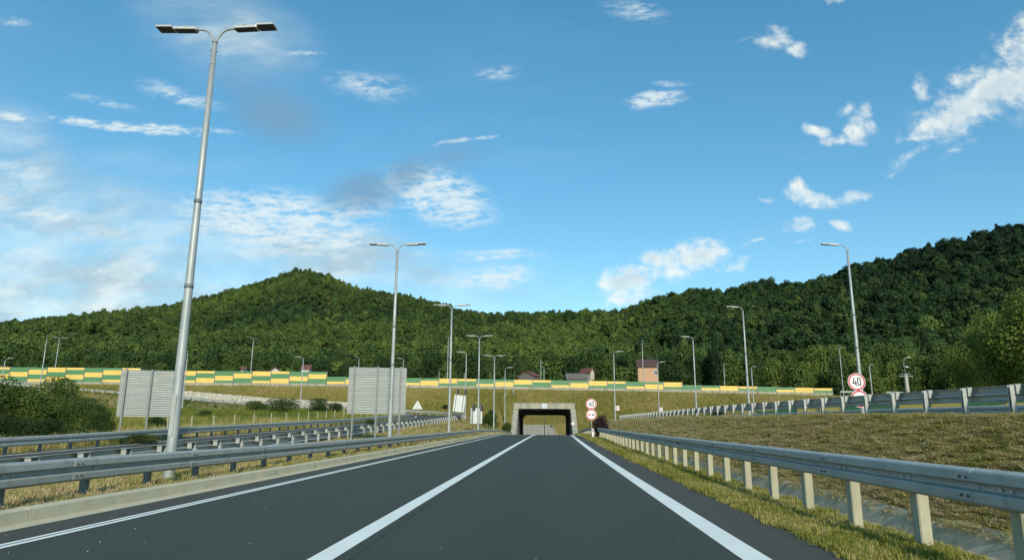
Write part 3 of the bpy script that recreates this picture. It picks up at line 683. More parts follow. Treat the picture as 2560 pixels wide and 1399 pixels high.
# ------------------------------------------------------------------ underpass
def underpass():
    t = thing('underpass', 'concrete box underpass through the motorway embankment', 'underpass', (0, 140.0, 0))
    zf = float(z_r(140)); xl, xr = -5.32, 5.15; zc_n, zc_f = 4.55, 3.72; c = .45
    # frame walls and ceiling as one slab loop with haunches, running 31.5 m
    def sec(zc, zb):
        return [(xl - 1, zb - .5), (xl - 1, zc + .95), (xr + 1, zc + .95), (xr + 1, zb - .5), (xr, zb - .5), (xr, zc - c), (xr - c * 1.3, zc), (xl + c * 1.3, zc), (xl, zc - c), (xl, zb - .5)]
    a = sec(zc_n, zf); b = sec(zc_f, float(z_r(171.5))); n = len(a)
    mb = MB(); mb.add([(x, .35, z) for x, z in a] + [(x, 31.5, z) for x, z in b], [(i, (i + 1) % n, n + (i + 1) % n, n + i) for i in range(n)] + [tuple(range(n))[::-1], tuple(range(n, 2 * n))])
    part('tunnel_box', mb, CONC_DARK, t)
    mb = MB(); mb.poly([(xl - .98, 4.58), (xr + .98, 4.58), (xr + .98, 5.62), (xl - .98, 5.62)], -.25, .34)
    mb.box(xl - 1.1, xr + 1.1, -.32, .5, 5.62, 5.74); part('header_beam', mb, CONC, t)
    for s, x0, x1 in ((-1, xl - 1.0, xl), (1, xr, xr + 1.0)):
        # pillar with wing wall, top falling with the slope
        mb = MB(); prof = [(.32, zf - .6), (.32, 4.575), (-.28, 4.575), (-.9, 4.5), (-9.5, -.6 + .1), (-9.5, zf - .6)]
        fx = lambda y, x: x + s * (-y * .012 if y < 0 else 0)
        vs = [(fx(y, x0), y, z) for y, z in prof] + [(fx(y, x1), y, z) for y, z in prof]; n = len(prof)
        mb.add(vs, [tuple(range(n)), tuple(range(2 * n - 1, n - 1, -1))] + [(i, n + i, n + (i + 1) % n, (i + 1) % n) for i in range(n)])
        part('wing_wall', mb, CONC, t)
    return t
up = underpass()
# square white plate with blue emblem on the header
pl = thing('header_plate', 'small white square plate with blue emblem on the underpass header', 'sign', (-.1, 139.70, 4.66))
part('plate', MB().bbox(-.44, .44, -.02, .02, 0, .92, .01), WHITE_SIGN, pl)
mb = MB()
mb.poly([(-.28, .30), (.28, .30), (.22, .22), (-.20, .22)][::-1], -.03, -.021); mb.poly([(-.12, .72), (.0, .86), (.1, .72)], -.03, -.021)
mb.poly([(-.02, .44), (.33, .44), (.33, .54), (-.02, .56)], -.03, -.021)
for k in range(14):
    a = R(60 + k * 17); a2 = R(60 + (k + 1) * 17 - 1)
    mb.poly([(-.05 + .26 * math.cos(a), .5 + .22 * math.sin(a)), (-.05 + .20 * math.cos(a), .5 + .16 * math.sin(a)), (-.05 + .20 * math.cos(a2), .5 + .16 * math.sin(a2)), (-.05 + .26 * math.cos(a2), .5 + .22 * math.sin(a2))], -.03, -.021)
mb.box(-.2, .2, -.03, -.021, .1, .13)
part('emblem', mb, BLUE_SIGN, pl)

# retaining wall beyond the exit
rw = thing('retaining_wall', 'grey board-marked retaining wall seen through the underpass', 'wall', (-1, 196, -2.6))
x = -11.0; k = 0
while x < 4.6:
    top = 3.85 if x < 2.9 else 3.85 - (x - 2.9) * 1.9
    top2 = 3.85 if x + 1.2 < 2.9 else 3.85 - (x + 1.2 - 2.9) * 1.9
    mb = MB().poly([(x + .02, -.3), (x + 1.18, -.3), (x + 1.18, max(top2, .2)), (x + .02, max(top, .3))], random.uniform(-.02, .0), .35)
    part('wall_panel', mb, CONC_WALL, rw); x += 1.2
part('coping', MB().poly([(-11, 3.86), (2.95, 3.86), (5.2, -.2), (5.45, 0), (3.1, 4.02), (-11, 4.02)], -.06, .42), CONC, rw)

# gabion wall by the climbing slip road
gb = thing('gabion_wall', 'pale stone gabion wall at the foot of the embankment on the left', 'wall', (-80, 134.5, 6))
def b_gab(nt, p, o):
    g_ = nt.nodes.new('ShaderNodeNewGeometry'); v = nt.nodes.new('ShaderNodeTexVoronoi'); v.inputs['Scale'].default_value = 4.5
    nt.links.new(g_.outputs['Position'], v.inputs[0])
    c = ramp(nt, v.outputs['Distance'], [(.0, (.62, .59, .50)), (.55, (.44, .42, .35)), (.8, (.20, .19, .16))])
    nt.links.new(nmix(nt, .3, c, ramp(nt, v.outputs['Color'], [(.2, (.28, .26, .21)), (.8, (.68, .65, .56))])), p.inputs['Base Color']); p.inputs['Roughness'].default_value = .9
    b_ = nt.nodes.new('ShaderNodeBump'); b_.invert = True; b_.inputs['Distance'].default_value = .07; nt.links.new(v.outputs['Distance'], b_.inputs['Height']); nt.links.new(b_.outputs[0], p.inputs['Normal'])
GAB = mat('gabion_stone', b_gab)
gms = []
for k in range(4):
    nx, nz = 15, 8; vs = []; fs = []
    for j in range(nz):
        for i in range(nx):
            e = 0 if i in (0, nx - 1) or j in (0, nz - 1) else 1
            vs.append((-.98 + 1.96 * i / (nx - 1), -.05 + e * random.uniform(-.09, .03), .98 * j / (nz - 1)))
    fs = [(j * nx + i, j * nx + i + 1, (j + 1) * nx + i + 1, (j + 1) * nx + i) for j in range(nz - 1) for i in range(nx - 1)]
    mb = MB(); mb.add(vs, fs); mb.box(-.98, .98, -.02, .95, 0, .985); gms.append(mesh('gabion_basket', mb, GAB))
for k in range(28):
    xx = -83.5 + 2.0 * k; zb = float(np.interp(xx, [-105, -82, -56, -42, -28], [8.0, 6.5, 4.5, 3.8, 3.35])) - .1
    yq = float(np.interp(xx, [-105, -82, -56, -42, -22], [132.2, 133.5, 134.6, 135.2, 135.2])) + .6; n = 2 if k < 24 else 1
    for j in range(n):
        link('gabion_basket', gms[(k + j) % 4], gb, (xx + 80, yq + .14 * j - 134.5, zb + j * .99 - 6), (0, 0, R(2.6) + random.uniform(-.01, .01)))

# ------------------------------------------------------------------ lamps
def lamp_head():
    hb = MB(); pr = [(0, -.11, .0), (.12, -.13, .02)]
    mb = MB(); b = .02
    # housing: tapered box, bevelled (x out along the arm)
    def ring(x, w, z0, z1): return [(x, -w, z0), (x, -w, z1 - .03), (x, -w + .04, z1), (x, w - .04, z1), (x, w, z1 - .03), (x, w, z0)]
    secs = [ring(0, .05, -.03, .04), ring(.05, .115, -.045, .05), ring(.62, .12, -.045, .052), ring(.66, .11, -.035, .04)]
    vs = [p for s_ in secs for p in s_]; n = 6
    fs = [(i * n + j, i * n + (j + 1) % n, (i + 1) * n + (j + 1) % n, (i + 1) * n + j) for i in range(3) for j in range(n)] + [tuple(range(n))[::-1], tuple(range(3 * n, 4 * n))]
    mb.add(vs, [f[::-1] for f in fs]); mb.box(.25, .36, -.127, .127, .03, .045)
    housing = mesh('housing', mb, LAMP_GREY)
    led = mesh('light_panel', MB().bbox(.661, 1.12, -.16, .16, -.005, .045, .008), LAMP_GREY)
    glass = mesh('lens', MB().box(.675, 1.105, -.15, .15, -.02, -.0055).box(.07, .6, -.10, .10, -.058, -.0505), LED_DARK)
    return housing, led, glass
HSG, LEDM, LENS = lamp_head()
def add_head(root, x, y, z, a, tilt=R(1.5)):
    h_ = link('lamp_head', HSG, root, (x, y, z), (0, -tilt, a)); link('light_panel', LEDM, h_); link('lens', LENS, h_)
PROTO = {}
def make_lamp(kind, h, detail=True, thick=1.0):
    root = thing('street_lamp', 'x', 'street lamp')
    r0, r1 = .125 * thick, .066 * thick; top = h - .42
    zs = [0, .02, top * .16, top * .17, top * .6, top * .6 + .02, top]
    rad = lambda z: r0 + (r1 - r0) * (z / top) ** .9
    part('pole', MB().tube([(0, 0, z) for z in (-.3, 0, 1.3, top * .3, top * .62, top)], [rad(0), rad(0), rad(1.3), rad(top * .3), rad(top * .62), r1], 14), GALV_POLE, root, True)
    for zz in (top * .405, top * .60): part('collar', MB().tube([(0, 0, zz), (0, 0, zz + .10)], rad(zz) + .010, 14), GALV_DARK, root, True)
    part('cap_ring', MB().tube([(0, 0, top - .02), (0, 0, top + .015)], r1 + .008, 14), GALV_DARK, root)
    if detail:
        d = MB().tube([(0, 0, -.02), (0, 0, .0)], .2, 12); part('base_plate', d, GALV_DARK, root)
        mb = MB(); q = [(-.05 + .05 * (1 - math.cos(R(a))) * 0 + .055 * math.cos(R(a)) + .05, 1.95 + .055 * math.sin(R(a))) for a in range(0, 181, 20)] + [(.055 * math.cos(R(a)), 1.05 + .055 * math.sin(R(a))) for a in range(180, 361, 20)]
        part('door', mb.poly([(x, z) for x, z in q][::-1], -rad(1.5) - .012, -rad(1.5) + .06), GALV, root)
        mb = MB()
        for zz, a in ((top - .25, 200), (top - .25, 20), (top - .65, 290), (top - .65, 170)):
            c, s_ = math.cos(R(a)), math.sin(R(a)); mb.tube([(c * r1, s_ * r1, zz), (c * (r1 + .04), s_ * (r1 + .04), zz)], .012, 6)
        part('set_screws', mb, BOLT, root)
    sides = {'double': (0, math.pi), 'left': (math.pi,), 'right': (0,), 'narrow_double': (0, math.pi), 'none': ()}[kind]
    for a in sides:
        c = math.cos(a); pts = [(c * .01, 0, top - .05), (c * .05, 0, top + .08), (c * .13, 0, top + .24), (c * .24, 0, top + .35), (c * .36, 0, top + .385), (c * .52, 0, top + .40)]
        sub = []
        for i in range(len(pts) - 1):
            for q in range(3): sub.append(tuple(np.array(pts[i]) + (np.array(pts[i + 1]) - np.array(pts[i])) * q / 3))
        sub.append(pts[-1]); part('arm', MB().tube(sub, .032 * thick, 8), GALV_POLE, root, True)
        add_head(root, c * .50, 0, top + .40, a)
    return root
def place_lamp(kind, x, y, z, h, label, rz=0.0, group=None, detail=True, thick=1.0):
    key = (kind, round(h, 1), detail, thick)
    if key not in PROTO: o = make_lamp(kind, h, detail, thick); PROTO[key] = o
    else: o = copy_tree(PROTO[key])
    o.location = (x, y, z); o.rotation_euler = (0, 0, rz); o['label'] = label; o['category'] = 'street lamp'
    if group: o['group'] = group
    elif 'group' in o: del o['group']
    return o
GA = 'two-armed lamps between the roads on the left'
for i, (x, y, lb) in enumerate([(-8.84, 16.2, 'tall two-armed street lamp nearest the camera, rising over the left guardrail'),
        (-8.35, 37.2, 'two-armed street lamp standing in front of the second striped board back'),
        (-8.0, 57.8, 'third two-armed street lamp from the camera, left of the leaning white board'),
        (-7.6, 79.0, 'fourth two-armed street lamp, crossing the small upright white board'),
        (-7.4, 100.6, 'fifth and farthest two-armed street lamp before the underpass')]):
    place_lamp('double', x, y, float(ground(np.array([x]), np.array([y]))[0]), 11.3 if i else 11.75, lb, 0, GA)
GB = 'one-armed lamps beyond the upper right slip road'
for x, y, lb in [(19.9, 44.3, 'tallest one-armed street lamp behind the upper speed limit sign'), (19.95, 68.6, 'one-armed lamp second from the right among the tall ones, arm to the left'), (20.0, 92.4, 'one-armed lamp third among the tall right ones, arm to the left')]:
    place_lamp('left', x, y, 1.9, 11.25, lb, 0, GB)
def lamp_px(px, ytop, zc, kind, label, ybase=None, rz=0, group=None, thick=1.0, pxb=None):
    p = D(px, ytop, zc); zb = float(ground(np.array([p[0]]), np.array([p[1]]))[0])
    if ybase is not None: zb = min(zb, D(px, ybase, zc)[2]) if ybase > 0 else zb
    h = p[2] - zb
    return place_lamp(kind, p[0], p[1], zb, h, label, rz, group, False, thick)
lamp_px(1534, 878, 110, 'right', 'one-armed lamp with a red chevron plate at the far end of the upper guardrail')
lamp_px(1643, 904, 133, 'right', 'one-armed lamp with a red chevron plate left of the tall right lamps')
lamp_px(1263, 918, 134, 'right', 'one-armed lamp just left of the underpass, arm to the right')
lamp_px(1166, 879, 112, 'left', 'one-armed lamp behind the leaning white board')
lamp_px(759, 892, 128, 'left', 'one-armed lamp at the right end of the gabion wall')
lamp_px(470, 877, 122, 'left', 'one-armed lamp right of the tallest pole in front of the gabion wall', rz=R(60))
lamp_px(118, 842, 122, 'right', 'one-armed lamp on the left, in front of the striped barrier', rz=R(-50))
lamp_px(14, 895, 125, 'right', 'one-armed lamp at the left edge of the picture')
lamp_px(149, 843, 158, 'double', 'two-armed motorway lamp behind the left end of the barrier', rz=R(40))
lamp_px(634, 845, 158, 'double', 'two-armed motorway lamp behind the barrier between the striped boards', rz=R(65))
lamp_px(1121, 842, 158, 'double', 'two-armed motorway lamp seen end-on left of the underpass', rz=R(78))
lamp_px(1605, 853, 158, 'double', 'two-armed motorway lamp in front of the orange house', rz=R(84))
lamp_px(2098, 868, 158, 'double', 'two-armed motorway lamp left of the upper speed limit sign', rz=R(50))
lamp_px(898, 892, 170, 'left', 'short lamp top behind the second striped board, on the left', rz=R(70))
lamp_px(1009, 895, 170, 'left', 'short lamp top behind the second striped board, on the right')
lamp_px(1809, 908, 172, 'right', 'one-armed lamp beyond the barrier left of the tall middle lamp', rz=R(60))
lamp_px(1878, 915, 134, 'right', 'small one-armed lamp beside the tall middle lamp', rz=R(40))
lamp_px(2173, 910, 120, 'right', 'small one-armed lamp right of the upper speed limit sign', rz=R(40))
for px, yt, zc, lb in ((1352, 898, 162, 'plain pole without arm above the underpass, taller of two'), (1360, 916, 162, 'plain pole without arm above the underpass, shorter of two'), (1283, 966, 141.5, 'thin pole against the embankment at the left corner of the underpass'), (1361, 1030, 178, 'thin pole seen through the underpass'), (1098, 928, 172, 'short pole above the barrier left of the underpass'), (1161, 932, 172, 'stub of a pole above the barrier by the leaning board')):
    p = D(px, yt, zc); zb = float(ground(np.array([p[0]]), np.array([p[1]]))[0]); zb = max(zb, float(E_emb(p[0], p[1]))) if p[1] < 171 else zb; t = thing('pole', lb, 'pole', (p[0], p[1], zb))
    if px == 1361: p[2] = 4.2
    part('shaft', MB().tube([(0, 0, -.3), (0, 0, p[2] - zb)], [.085, .06], 8), GALV_POLE, t, True); part('cap', MB().tube([(0, 0, p[2] - zb), (0, 0, p[2] - zb + .05)], .07, 8), GALV_DARK, t)

# ------------------------------------------------------------------ signs
def ring_poly(r, n=40): return [(r * math.cos(2 * math.pi * k / n), r * math.sin(2 * math.pi * k / n)) for k in range(n)]
def disc(mb, r, y0, y1, n=40, cz=0): return mb.poly([(x, z + cz) for x, z in ring_poly(r, n)], y0, y1)
def annulus(mb, r0, r1, y0, y1, n=40, cz=0):
    vs = []; 
    for y in (y0, y1):
        for r in (r0, r1): vs += [(x, y, z + cz) for x, z in ring_poly(r, n)]
    q = lambda a, b, k: (a * n + k, a * n + (k + 1) % n, b * n + (k + 1) % n, b * n + k)
    return mb.add(vs, [q(0, 1, k) for k in range(n)] + [q(2, 3, k)[::-1] for k in range(n)] + [q(1, 3, k) for k in range(n)] + [q(0, 2, k)[::-1] for k in range(n)])
def digits40(mb, s, y0, y1, cz):
    st = .15 * s * 1.0
    # 4
    four = [(-.46, -.19), (-.46, -.08), (-.26, .46), (-.13, .46), (-.33, -.07), (-.17, -.07), (-.17, .14), (-.06, .14), (-.06, -.07), (.0, -.07), (.0, -.19), (-.06, -.19), (-.06, -.44), (-.18, -.44), (-.18, -.19)]
    mb.poly([(x * s, z * s + cz) for x, z in four][::-1], y0, y1)
    def rr(w, h, r, n=6):
        o = []
        for (cx, cz_, a0) in ((w - r, h - r, 0), (-w + r, h - r, 90), (-w + r, -h + r, 180), (w - r, -h + r, 270)):
            for k in range(n + 1): a = R(a0 + 90 * k / n); o.append((cx + r * math.cos(a), cz_ + r * math.sin(a)))
        return o
    a, b = rr(.20, .46, .18), rr(.085, .345, .07); n = len(a); vs = []
    for y in (y0, y1):
        for q in (b, a): vs += [((x + .27) * s, y, (z + .005) * s + cz) for x, z in q]
    q = lambda i, j, k: (i * n + k, i * n + (k + 1) % n, j * n + (k + 1) % n, j * n + k)
    mb.add(vs, [q(0, 1, k) for k in range(n)] + [q(2, 3, k)[::-1] for k in range(n)] + [q(1, 3, k) for k in range(n)] + [q(0, 2, k)[::-1] for k in range(n)])
def round_sign(root, r, cz, kind):
    d = MB(); disc(d, r, -.012, .012, cz=cz); p = part('sign_plate', d, SIGN_BACK2, root)
    part('white_field', disc(MB(), r * .80, -.0155, -.0125, cz=cz), WHITE_SIGN, p)
    part('outer_rim', annulus(MB(), r * .955, r * .998, -.0165, -.0125, cz=cz), WHITE_SIGN, p)
    part('red_ring', annulus(MB(), r * .78, r * .955, -.0185, -.0125, cz=cz), RED_SIGN, p)
    if kind == '40':
        mb = MB(); digits40(mb, r * 1.05, -.0205, -.016, cz); part('digits', mb, BLACK_SIGN, p)
    elif kind == 'overtake':
        def car(mb, x0):
            w = r * .50; h_ = r * .13; q = [(x0 - w / 2, -h_ * .9), (x0 + w / 2, -h_ * .9), (x0 + w / 2, h_ * .25), (x0 + w * .32, h_ * .35), (x0 + w * .2, h_), (x0 - w * .22, h_), (x0 - w * .34, h_ * .3), (x0 - w / 2, h_ * .1)]
            mb.poly([(x, z + cz) for x, z in q], -.0205, -.016)
            for dx in (-.3, .3): disc(mb, r * .055, -.0205, -.016, 10, cz - h_ * 1.1) if False else mb.poly([(x + x0 + dx * w, z + cz - h_ * 1.0) for x, z in ring_poly(r * .06, 10)], -.0207, -.016)
            return mb
        part('red_car_symbol', car(MB(), -r * .33), RED_SIGN, p); part('black_car_symbol', car(MB(), r * .33), BLACK_SIGN, p)
def two_round(label, x, y, zb, r, z1, z2, lean=0):
    t = thing('road_sign', label, 'road sign', (x, y, zb)); part('post', MB().tube([(0, .05, -.3), (0, .05, z1 + r * .6)], .035, 10), GALV, t, True)
    round_sign(t, r, z1, '40'); round_sign(t, r, z2, 'overtake'); t.rotation_euler = (0, lean, 0); return t
p = D(1478, 1009, 66); zb = float(ground(np.array([p[0]]), np.array([p[1]]))[0]); q = D(1478, 1035.5, 66)
two_round('speed limit 40 sign over a no-overtaking sign right of the underpass', p[0], p[1], zb, .52, p[2] - zb, q[2] - zb)
p = D(2149, 953.5, 34.2); zb = float(ground(np.array([p[0]]), np.array([p[1]]))[0]); q = D(2153, 996.5, 34.2)
two_round('speed limit 40 sign rising above the upper guardrail, second disc half hidden', p[0], p[1], zb, .435, p[2] - zb, q[2] - zb, R(-5))
# height limit disc on the right wing wall
t = thing('height_limit_sign', 'small round 4.5 m height limit sign on the right side of the underpass', 'road sign', (5.62, 130.0, 0)); p = D(1432.5, 1058, 127)
t.location = (p[0], p[1], p[2]); d = part('sign_plate', disc(MB(), .36, -.01, .01), WHITE_SIGN, t); part('red_ring', annulus(MB(), .30, .355, -.014, -.0105), RED_SIGN, d)
tx = bpy.data.curves.new('height_text', 'FONT'); tx.body = '4.5m'; tx.size = .27; tx.align_x = 'CENTER'; tx.align_y = 'CENTER'; tx.extrude = .002
to = bpy.data.objects.new('height_text', tx); tm = bpy.data.meshes.new_from_object(to); tm.materials.append(BLACK_SIGN); link('lettering', tm, d, (0, -.013, 0), (R(90), 0, 0))
for s in (1, -1): part('arrow', MB().poly([(-.06, s * .23), (.06, s * .23), (0, s * .15)][::s], -.014, -.0105), BLACK_SIGN, d)
part('bracket', MB().tube([(0, .012, 0), (0, .6, 0)], .03, 8).tube([(0, .6, -2.2), (0, .6, .1)], .03, 8), GALV, t)
# chevron plates hung on lamp posts
for px, py, zc, lb in ((1537.5, 1020, 109.2, 'small white plate with red chevron on the lamp at the end of the upper guardrail'), (1647.5, 1023, 132, 'small white plate with red chevron on the lamp left of the tall right ones')):
    p = D(px, py, zc); t = thing('chevron_sign', lb, 'road sign', (p[0] + .3, p[1] - .2, p[2] - .33)); part('plate', MB().bbox(-.36, .36, -.015, .015, 0, .72, .01), WHITE_SIGN, t)
    part('chevron', MB().poly([(-.24, .06), (-.05, .06), (.22, .36), (-.05, .66), (-.24, .66), (.02, .36)], -.022, -.0155), RED_SIGN, t)

# big board backs made of aluminium planks
def board(label, x0, x1, y0, y1, zbot, ztop, posts, slant=.0, n=20):
    """from (x0,y0) to (x1,y1); back faces the camera"""
    a = math.atan2(y1 - y0, x1 - x0); w = math.hypot(x1 - x0, y1 - y0); zb = float(ground(np.array([(x0 + x1) / 2]), np.array([(y0 + y1) / 2]))[0])
    t = thing('sign_board', label, 'road sign', (x0, y0, zb), a); h_ = (ztop - zbot) / n
    mb = MB(); pr = [(-.012, .008), (-.012, h_ * .60), (-.05, h_ * .62), (-.05, h_ * .68), (-.012, h_ * .72), (-.012, h_ * .94), (.012, h_ * .94), (.012, .008)]
    k = len(pr); mb.add([(0, y, z) for y, z in pr] + [(w, y, z) for y, z in pr], [tuple(range(k)), tuple(range(2 * k - 1, k - 1, -1))] + [(i, k + i, k + (i + 1) % k, (i + 1) % k) for i in range(k)])
    me = mesh('plank', mb, SIGN_BACK); shade_rib = mesh('rib', MB().box(0, w, -.058, -.0505, h_ * .60, h_ * .80).box(.0, w, -.0195, -.0125, h_ * .02, h_ * .10), GALV_DARK)  # shade under each plank flange, put in as dark steel strips
    for i in range(n): p_ = link('plank', me, t, (0, 0, zbot - zb + i * h_)); link('rib', shade_rib, p_, kind='stuff')
    for f in posts:
        x = w * f; part('post', MB().box(x - .05, x + .05, -.075, -.069, -.3, ztop - zb + .05).box(x - .05, x + .05, -.165, -.159, -.3, ztop - zb + .05).box(x - .004, x + .004, -.159, -.075, -.3, ztop - zb + .05), GALV_DARK, t)
    return t
a_, b_ = D(290, 1040, 38.6), D(430, 1033, 39.8); c_ = D(302, 921, 38.6)
board('rear of a ribbed aluminium board beyond the left slip road, partly behind the tallest pole', a_[0], b_[0] + .22, a_[1], b_[1], a_[2], c_[2], (.09, .52, .93))
a_, b_ = D(867, 1033, 41.2), D(1013, 1033, 41.6); c_ = D(873, 915, 41.2)
board('rear of a large ribbed aluminium sign board between the two roads', a_[0], b_[0], a_[1], b_[1], a_[2], c_[2], (.10, .50, .90))
def flashboard(label, px0, px1, pyt, pyb, zc, pyp, lean=0):
    a, b = D(px0, pyb, zc), D(px1, pyt, zc); w = b[0] - a[0]; zb = float(ground(np.array([a[0]]), np.array([a[1]]))[0]); top = D(px0, pyp, zc)[2] - zb; z0, z1 = a[2] - zb, b[2] - zb
    t = thing('warning_board', label, 'road sign', (a[0], a[1], zb)); part('plate', MB().bbox(0, w, -.02, .02, z0, z1, .015), SIGN_BACK2, t)
    part('rim', MB().box(0, .03, -.05, -.021, z0, z1).box(w - .03, w, -.05, -.021, z0, z1).box(.03, w - .03, -.05, -.021, z0, z0 + .03).box(.03, w - .03, -.05, -.021, z1 - .03, z1), SIGN_BACK2, t)
    for f in (.17, .83):
        part('post', MB().tube([(w * f, -.09, -.3), (w * f, -.09, top)], .045, 8), GALV_DARK, t, True)
        part('flasher', MB().tube([(w * f + .18, -.06, top - .30), (w * f + .18, .10, top - .30)], .17, 14).tube([(w * f + .18, -.06, top - .66), (w * f + .18, .10, top - .66)], .17, 14).box(w * f + .02, w * f + .34, -.05, .06, top - .85, top - .10), RUBBER, t)
    t.rotation_euler = (0, lean, 0); return t
flashboard('white board back leaning to the right, with two black flashers on its posts', 1129, 1157, 985, 1027, 100, 968, R(6))
flashboard('upright white board back with two black flashers, beside the two-armed lamp', 1176, 1205, 1019, 1058, 84, 1009)
p = D(1043, 1034, 118); t = thing('triangle_sign', 'grey back of a triangular warning sign by the slip road bend', 'road sign', (p[0], p[1], 2.4)); zz = D(1043, 1022, 118)[2] - 2.4
part('plate', MB().poly([(-.92, zz), (.92, zz), (0, zz + 1.55)], -.01, .01), SIGN_BACK2, t); part('post', MB().tube([(0, -.04, -.3), (0, -.04, zz + 1.0)], .04, 8), GALV, t, True)
p = D(1474, 1075, 64); t = thing('delineator_post', 'short white marker post beside the speed limit signs', 'marker post', (p[0] + .3, p[1], float(ground(np.array([p[0] + .3]), np.array([p[1]]))[0])))
part('body', MB().bbox(-.09, .09, -.05, .05, -.1, 1.0, .02), WHITE_SIGN, t); part('reflector', MB().box(-.04, .04, -.056, -.051, .72, .9), RED_REFL, t)

# ------------------------------------------------------------------ utility pole
p = D(2270, 985, 82); zb = float(ground(np.array([p[0]]), np.array([p[1]]))[0]); zt = D(2268, 935, 82)[2] - zb
t = thing('utility_pole', 'pale concrete utility pole with crossarm and a small lamp on top', 'utility pole', (p[0], p[1], zb))
part('shaft', MB().tube([(0, 0, -.3), (0, 0, zt)], [.32, .17], 12), CONC, t, True); part('crossarm', MB().box(-.85, .85, -.06, .06, zt - .25, zt - .13).box(-.5, .5, -.05, .05, zt + .02, zt + .12), GALV_DARK, t)
for x in (-.75, -.3, .3, .75): part('insulator', MB().tube([(x, 0, zt - .13), (x, 0, zt + .06), (x, 0, zt + .12)], [.06, .08, .03], 8), RUBBER, t, True)
part('bracket', MB().tube([(0, 0, zt), (-.12, 0, zt + 1.1), (.0, 0, zt + 1.9), (.3, 0, zt + 2.05)], .035, 8), GALV, t, True); part('lamp_head', MB().tube([(.3, 0, zt + 2.05), (.75, 0, zt + 2.1)], [.05, .09], 8).tube([(-.1, -.15, zt + .95), (.25, -.2, zt + .85)], [.08, .14], 8), LAMP_GREY, t, True)

# ------------------------------------------------------------------ wire fence in the field
ft = thing('wire_fence', 'wire mesh fence on slim pale posts beside the left slip road', 'fence', (-26, 0, 0)); pm = mesh('post', MB().bbox(-.04, .04, -.04, .04, -.3, 1.35, .008), CONC_POST)
fy = np.arange(48, 118, 3.6); fx = -26.6 + .25 * np.sin(fy * .2); fz = ground(fx, fy)
for i in range(len(fy)): link('post', pm, ft, (fx[i] + 26, fy[i], fz[i]), (random.uniform(-.02, .02), random.uniform(-.03, .03), 0))
mb = MB()
for i in range(len(fy) - 1):
    a = np.array([fx[i] + 26, fy[i], fz[i]]); b = np.array([fx[i + 1] + 26, fy[i + 1], fz[i + 1]])
    for k in range(8):
        z = np.array([0, 0, 0.1 + k * .15]); w = .0025; mb.add([a + z - (0, 0, w), b + z - (0, 0, w), b + z + (0, 0, w), a + z + (0, 0, w)], [(0, 1, 2, 3)])
    for k in range(18 if fy[i] < 50 else 9):
        c = a + (b - a) * (k + .5) / (18 if fy[i] < 50 else 9); mb.add([c + (0, -.002, .1), c + (0, .002, .1), c + (0, .002, 1.2), c + (0, -.002, 1.2)], [(0, 1, 2, 3)])
part('wire_mesh', mb, GALV, ft)

# ------------------------------------------------------------------ houses
def house(label, px, py_base, zc, w, d, hw, hr, wall, roofc, rz=0, gable_front=False, windows=(), chimney=None, zb=None):
    p = D(px, py_base, zc); t = thing('house', label, 'house', (p[0], p[1], p[2]), rz)
    part('wall', MB().box(-w / 2, w / 2, 0, d, -3, hw), wall, t)
    mb = MB(); e = .35
    if gable_front: prof = [(-w / 2 - e, hw - .15), (0, hw + hr), (w / 2 + e, hw - .15), (w / 2 + e, hw + .02), (0, hw + hr + .2), (-w / 2 - e, hw + .02)]; mb.add([(x, -e, z) for x, z in prof] + [(x, d + e, z) for x, z in prof], [(0, 1, 4, 5)[::-1], (1, 2, 3, 4)[::-1], (6, 7, 10, 11), (7, 8, 9, 10), (5, 4, 10, 11)[::-1], (4, 3, 9, 10)[::-1], (0, 1, 7, 6), (1, 2, 8, 7), (0, 5, 11, 6)[::-1], (2, 3, 9, 8)])
    else: prof = [(-e, hw - .15), (d / 2, hw + hr), (d + e, hw - .15), (d + e, hw + .02), (d / 2, hw + hr + .2), (-e, hw + .02)]; mb.add([(-w / 2 - e, y, z) for y, z in prof] + [(w / 2 + e, y, z) for y, z in prof], [(0, 1, 4, 5), (1, 2, 3, 4), (6, 7, 10, 11)[::-1], (7, 8, 9, 10)[::-1], (5, 4, 10, 11), (4, 3, 9, 10), (0, 1, 7, 6)[::-1], (1, 2, 8, 7)[::-1], (0, 5, 11, 6), (2, 3, 9, 8)[::-1]])
    rf = part('roof', mb, roofc, t)
    # gable infill
    if gable_front: part('gable', MB().poly([(-w / 2, hw), (w / 2, hw), (0, hw + hr - .1)], .01, d - .01), wall, t)
    else: part('gable', MB().add([(-w / 2 + .01, 0.01, hw), (-w / 2 + .01, d - .01, hw), (-w / 2 + .01, d / 2, hw + hr - .1), (w / 2 - .01, .01, hw), (w / 2 - .01, d - .01, hw), (w / 2 - .01, d / 2, hw + hr - .1)], [(0, 2, 1), (3, 4, 5)]), wall, t)
    for (x, z, ww, hh) in windows:
        f = part('window', MB().box(x - ww / 2 - .08, x + ww / 2 + .08, -.06, -.003, z - hh / 2 - .08, z - hh / 2).box(x - ww / 2 - .08, x + ww / 2 + .08, -.06, -.003, z + hh / 2, z + hh / 2 + .08).box(x - ww / 2 - .08, x - ww / 2, -.06, -.003, z - hh / 2, z + hh / 2).box(x + ww / 2, x + ww / 2 + .08, -.06, -.003, z - hh / 2, z + hh / 2).box(x - .03, x + .03, -.05, -.003, z - hh / 2, z + hh / 2), WHITE_SIGN, t)
        part('pane', MB().box(x - ww / 2, x + ww / 2, -.02, -.004, z - hh / 2, z + hh / 2), simple('window_glass', (.05, .06, .07), .1), f)
    if chimney: part('chimney', MB().bbox(chimney - .22, chimney + .22, d / 2 - .2, d / 2 + .2, hw, hw + hr + 1.1, .02), wall, rf)
    return t
ORANGE = simple('orange_render', (.50, .30, .18), .85, 0, .06, 2, .1); BROWN = simple('brown_roof', (.075, .045, .040), .8, 0, .15, 10, .3)
